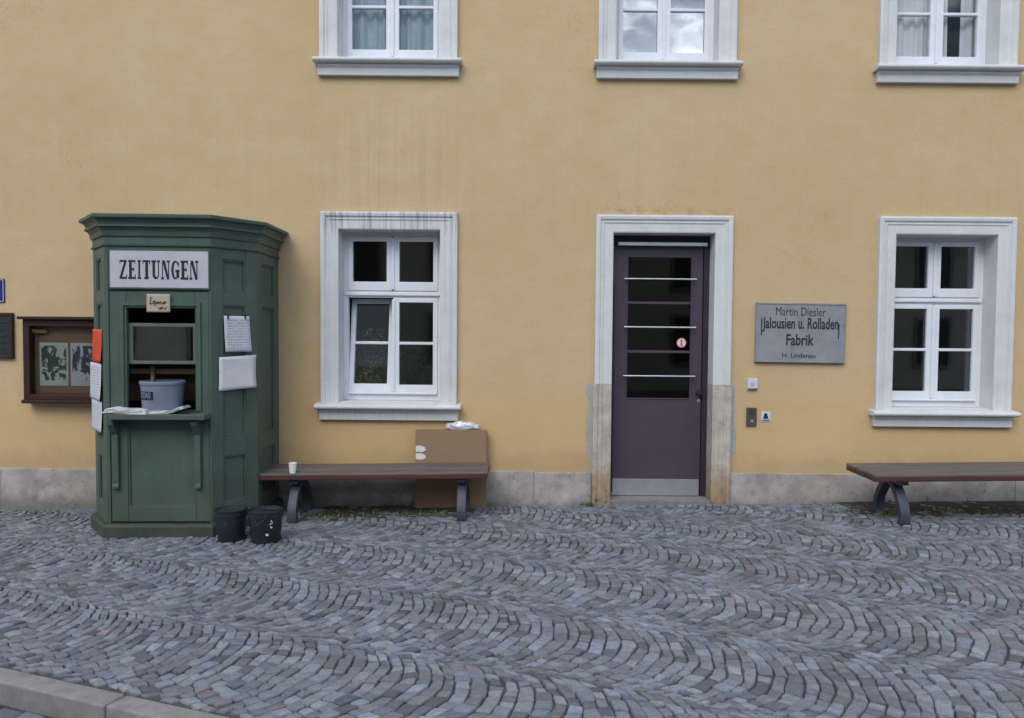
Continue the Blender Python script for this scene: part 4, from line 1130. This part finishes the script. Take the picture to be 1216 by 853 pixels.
# display case
cx, z0, w, hh = on_wall(36, 380, 126, 474)
o = empty('display_case', (cx, WALL_Y, z0)); tag(o, 'dark brown glazed display case with two posters beside the kiosk', 'display case')
bx('backing', 'case_wood', o, -w / 2 + .02, w / 2 - .02, -.02, -.0005, .02, hh - .02, 0)
m = MB(); framed(m, -w / 2, w / 2, 0, hh, -.11, -.001, .06, .06, .05, .065); m.build('case_frame', 'dark_wood', o, .006, 2)
bx('top_ledge', 'dark_wood', o, -w / 2 - .03, w / 2 + .03, -.15, -.001, hh + .0005, hh + .03, .006, 2)
bx('bottom_ledge', 'dark_wood', o, -w / 2 - .012, w / 2 + .012, -.13, -.001, -.035, -.0005, .006, 2)
s_ = w / 90
for (a, b, mt) in ((49, 82.5, 'poster_a'), (85.5, 119, 'poster_b')):
    m = MB(); m.box((a - 81) * s_, (b - 81) * s_, -.0235, -.0205, (474 - 458) * s_, (474 - 407) * s_); m.build('poster', mt, o)
MB().box(-w / 2 + .055, w / 2 - .055, -.085, -.080, .045, hh - .06).build('pane', 'glass_case', o)
bx('glow_strip', 'shelf_wood', o, (42 - 81) * s_, (60 - 81) * s_, -.06, -.0205, (474 - 396) * s_, (474 - 391) * s_, .004)  # pale wood strip added in place of an orange glow inside the case
# bronze tablet and blue street sign running out of the picture
cx, z0, w, hh = on_wall(-40, 371.5, 17.5, 425.5)
o = empty('bronze_tablet', (cx, WALL_Y, z0)); tag(o, 'dark bronze tablet on the ochre wall below the blue sign', 'tablet')
bx('plate', 'bronze', o, -w / 2, w / 2, -.03, -.0005, 0, hh, .004, 2)
m = MB(); framed(m, -w / 2 + .0, w / 2 - .0, 0, hh, -.038, -.0305, .03, .03, .03, .03); m.build('rim', 'dark_wood', o, .003)
for i in range(5): bx('relief_line', 'bronze', o, -w * .4, w * .36, -.034, -.0305, hh * (.2 + .14 * i), hh * (.2 + .14 * i) + .02, .002)
cx, z0, w, hh = on_wall(-70, 331, 6, 359)
o = empty('street_sign', (cx, WALL_Y, z0)); tag(o, 'blue enamel street sign with pale rim above the bronze tablet', 'sign')
bx('plate', 'blue', o, -w / 2, w / 2, -.014, -.0005, 0, hh, .003)
m = MB(); framed(m, -w / 2 + .006, w / 2 - .006, .006, hh - .006, -.0155, -.0142, .007, .007, .007, .007); m.build('rim', 'sign_white', o)

# ------------------------------------------------------------------ plants
def leaves_mesh(name, parent, n, fn, seed, size=(.03, .012)):
    rr = random.Random(seed); vs, fs, cs = [], [], []
    for i in range(n):
        p, d, L, w = fn(rr); d = d.normalized(); s = d.cross(V(0, 0, 1)); s = (s if s.length > .1 else V(1, 0, 0)).normalized() * w
        k = len(vs); nn = d.cross(s).normalized() * L * .12
        vs += [p, p + d * L * .45 + s + nn, p + d * L - nn, p + d * L * .45 - s + nn]; fs.append((k, k + 1, k + 2, k + 3))
        t = rr.uniform(.6, 1.35); cs += [(t, t, t * .9)] * 4
    me = bpy.data.meshes.new(name); me.from_pydata(vs, [], fs); set_tone(me, cs); return new_obj(name, me, 'leaf', parent)
def house_plant(px, py_base, py_top, wpx, label, seed, dy):
    yy = WALL_Y + REC + dy; b = P(px, py_base, yy); t = P(px, py_top, yy); hgt = t.z - b.z; rw = wpx / F_PX * yy / 2
    o = empty('potted_plant', b); tag(o, label, 'plant')
    m = MB(); m.lathe([(0, 0), (.05, 0), (.065, .09), (.07, .09), (.07, .105), (.06, .105), (.055, .08), (0, .08)], 20, close=False); m.build('pot', 'terracotta', o, smooth=True)
    leaves_mesh('foliage', o, 260, lambda r: ((lambda a, q, z: V(math.cos(a) * rw * q, math.sin(a) * min(.08, rw) * q, .08 + z * (hgt - .08)))(r.uniform(0, 6.28), r.random() ** .6, r.random() ** 1.2), V(r.gauss(0, 1), r.gauss(0, 1), r.uniform(-.3, .9)), r.uniform(.04, .08), r.uniform(.010, .02)), seed)
    m = MB()
    for i in range(6):
        a = i * 1.1; m.tube([V(0, 0, .07), V(math.cos(a) * rw * .4, math.sin(a) * .03, hgt * .5), V(math.cos(a) * rw * .8, math.sin(a) * .05, hgt * .9)], [.004, .003, .0015], 5)
    m.build('stem', 'leaf', o)
    try: set_tone(bpy.data.objects[o.children[-1].name].data, [(1, 1, 1)] * len(o.children[-1].data.vertices))
    except Exception: pass
    return o
wz = WIN[0][1]
bx('inner_sill', 'sash_white', win_a, -.48, .48, REC + .072, REC + .34, .035, .06, .003)
pz_ = 0
house_plant(438, 468, 392, 40, 'leafy potted plant behind the tipped window sash', 2, .26)
house_plant(494, 468, 412, 38, 'low bushy potted plant behind the shut window sash', 3, .16)
for ob in [o for o in bpy.data.objects if o.name.startswith('potted_plant')]: ob.location.z = wz + .061
# weeds and soil under the benches
def soil(name, x0, x1, y0, y1, label, seed):
    rr = random.Random(seed); m = MB(); nx, ny = int((x1 - x0) / .03), 12; g_ = []
    for j in range(ny + 1):
        row = []
        for i in range(nx + 1):
            x = x0 + (x1 - x0) * i / nx; y = y0 + (y1 - y0) * j / ny
            e = min(i / nx, 1 - i / nx) * 14; e = min(1, e) * (min(1, j / 4.0)); nz = mnoise.noise(V(x * 3.1, y * 5, seed)) + .5 * mnoise.noise(V(x * 9, y * 9, seed + 4))
            row.append(V(x, y, gz(x) - .012 + .016 * e + .011 * nz))
        g_.append(m.verts(row))
    for a, b in zip(g_, g_[1:]):
        for i in range(nx): m.bm.faces.new((a[i], a[i + 1], b[i + 1], b[i]))
    o = m.build(name, 'soil', smooth=True); struct(o, label, 'stuff'); return o
def weeds(x0, x1, y0, y1, n, label, seed, dense):
    def fn(r):
        c = r.choice(dense); x = r.gauss(c[0], c[2]); y = min(max(r.gauss(c[1], .05), y0), y1); x = min(max(x, x0), x1)
        return V(x, y, gz(x) - .004), V(r.gauss(0, .7), r.gauss(0, .7), r.uniform(.4, 1.2)), r.uniform(.02, .075), r.uniform(.003, .008)
    o = leaves_mesh('weeds', None, n, fn, seed); struct(o, label, 'stuff'); o['category'] = 'weeds'; return o
soil('soil', -2.1, -.45, 6.92, 7.47, 'dark mossy soil between setts under the bench by the kiosk', 2)
soil('soil', 3.0, 5.4, 6.80, 7.47, 'dark soil under the bench by the plaque', 9)
weeds(-2.2, -.4, 6.9, 7.46, 330, 'green weeds under the bench by the kiosk', 3, [(-1.15, 7.05, .16), (-1.4, 7.2, .3), (-.8, 7.1, .2), (-1.9, 7.0, .1), (-1.1, 7.44, .4)])
weeds(2.8, 5.3, 6.7, 7.46, 330, 'green weeds round the legs of the bench by the plaque', 4, [(3.0, 7.1, .12), (3.4, 6.9, .15), (3.9, 7.0, .3), (4.6, 7.0, .4), (3.6, 7.44, .5)])
weeds(.5, .75, 7.38, 7.46, 60, 'moss tuft at the foot of the door surround', 5, [(.62, 7.44, .05)])

# ------------------------------------------------------------------ the other side of the street, behind the photographer
opp = empty('opposite_house', (0, -7.0, -.2)); tag(opp, 'grey plastered house across the street, seen only in window reflections', 'house')
bx('wall', 'across', opp, -16, 16, -6, 0, 0, 5.0, 0)
for zz in (0.9, 3.1):
    for i in range(-6, 7):
        m = MB(); framed(m, i * 2.4 - .55, i * 2.4 + .55, zz, zz + 1.5, 0.001, .05, .1, .1, .1, .1); f = m.build('window', 'grey_wood', opp)
        MB().box(i * 2.4 - .45, i * 2.4 + .45, .002, .01, zz + .1, zz + 1.4).build('pane', 'iron_dark', f)
m = MB(); m.prism([(-6.4, 5.0), (.5, 5.0), (-2.9, 7.0)], 33, Matrix.Translation((16.5, 0, 0)) @ Matrix.Rotation(R(90), 4, 'Z')); m.build('roof', 'bronze', opp)
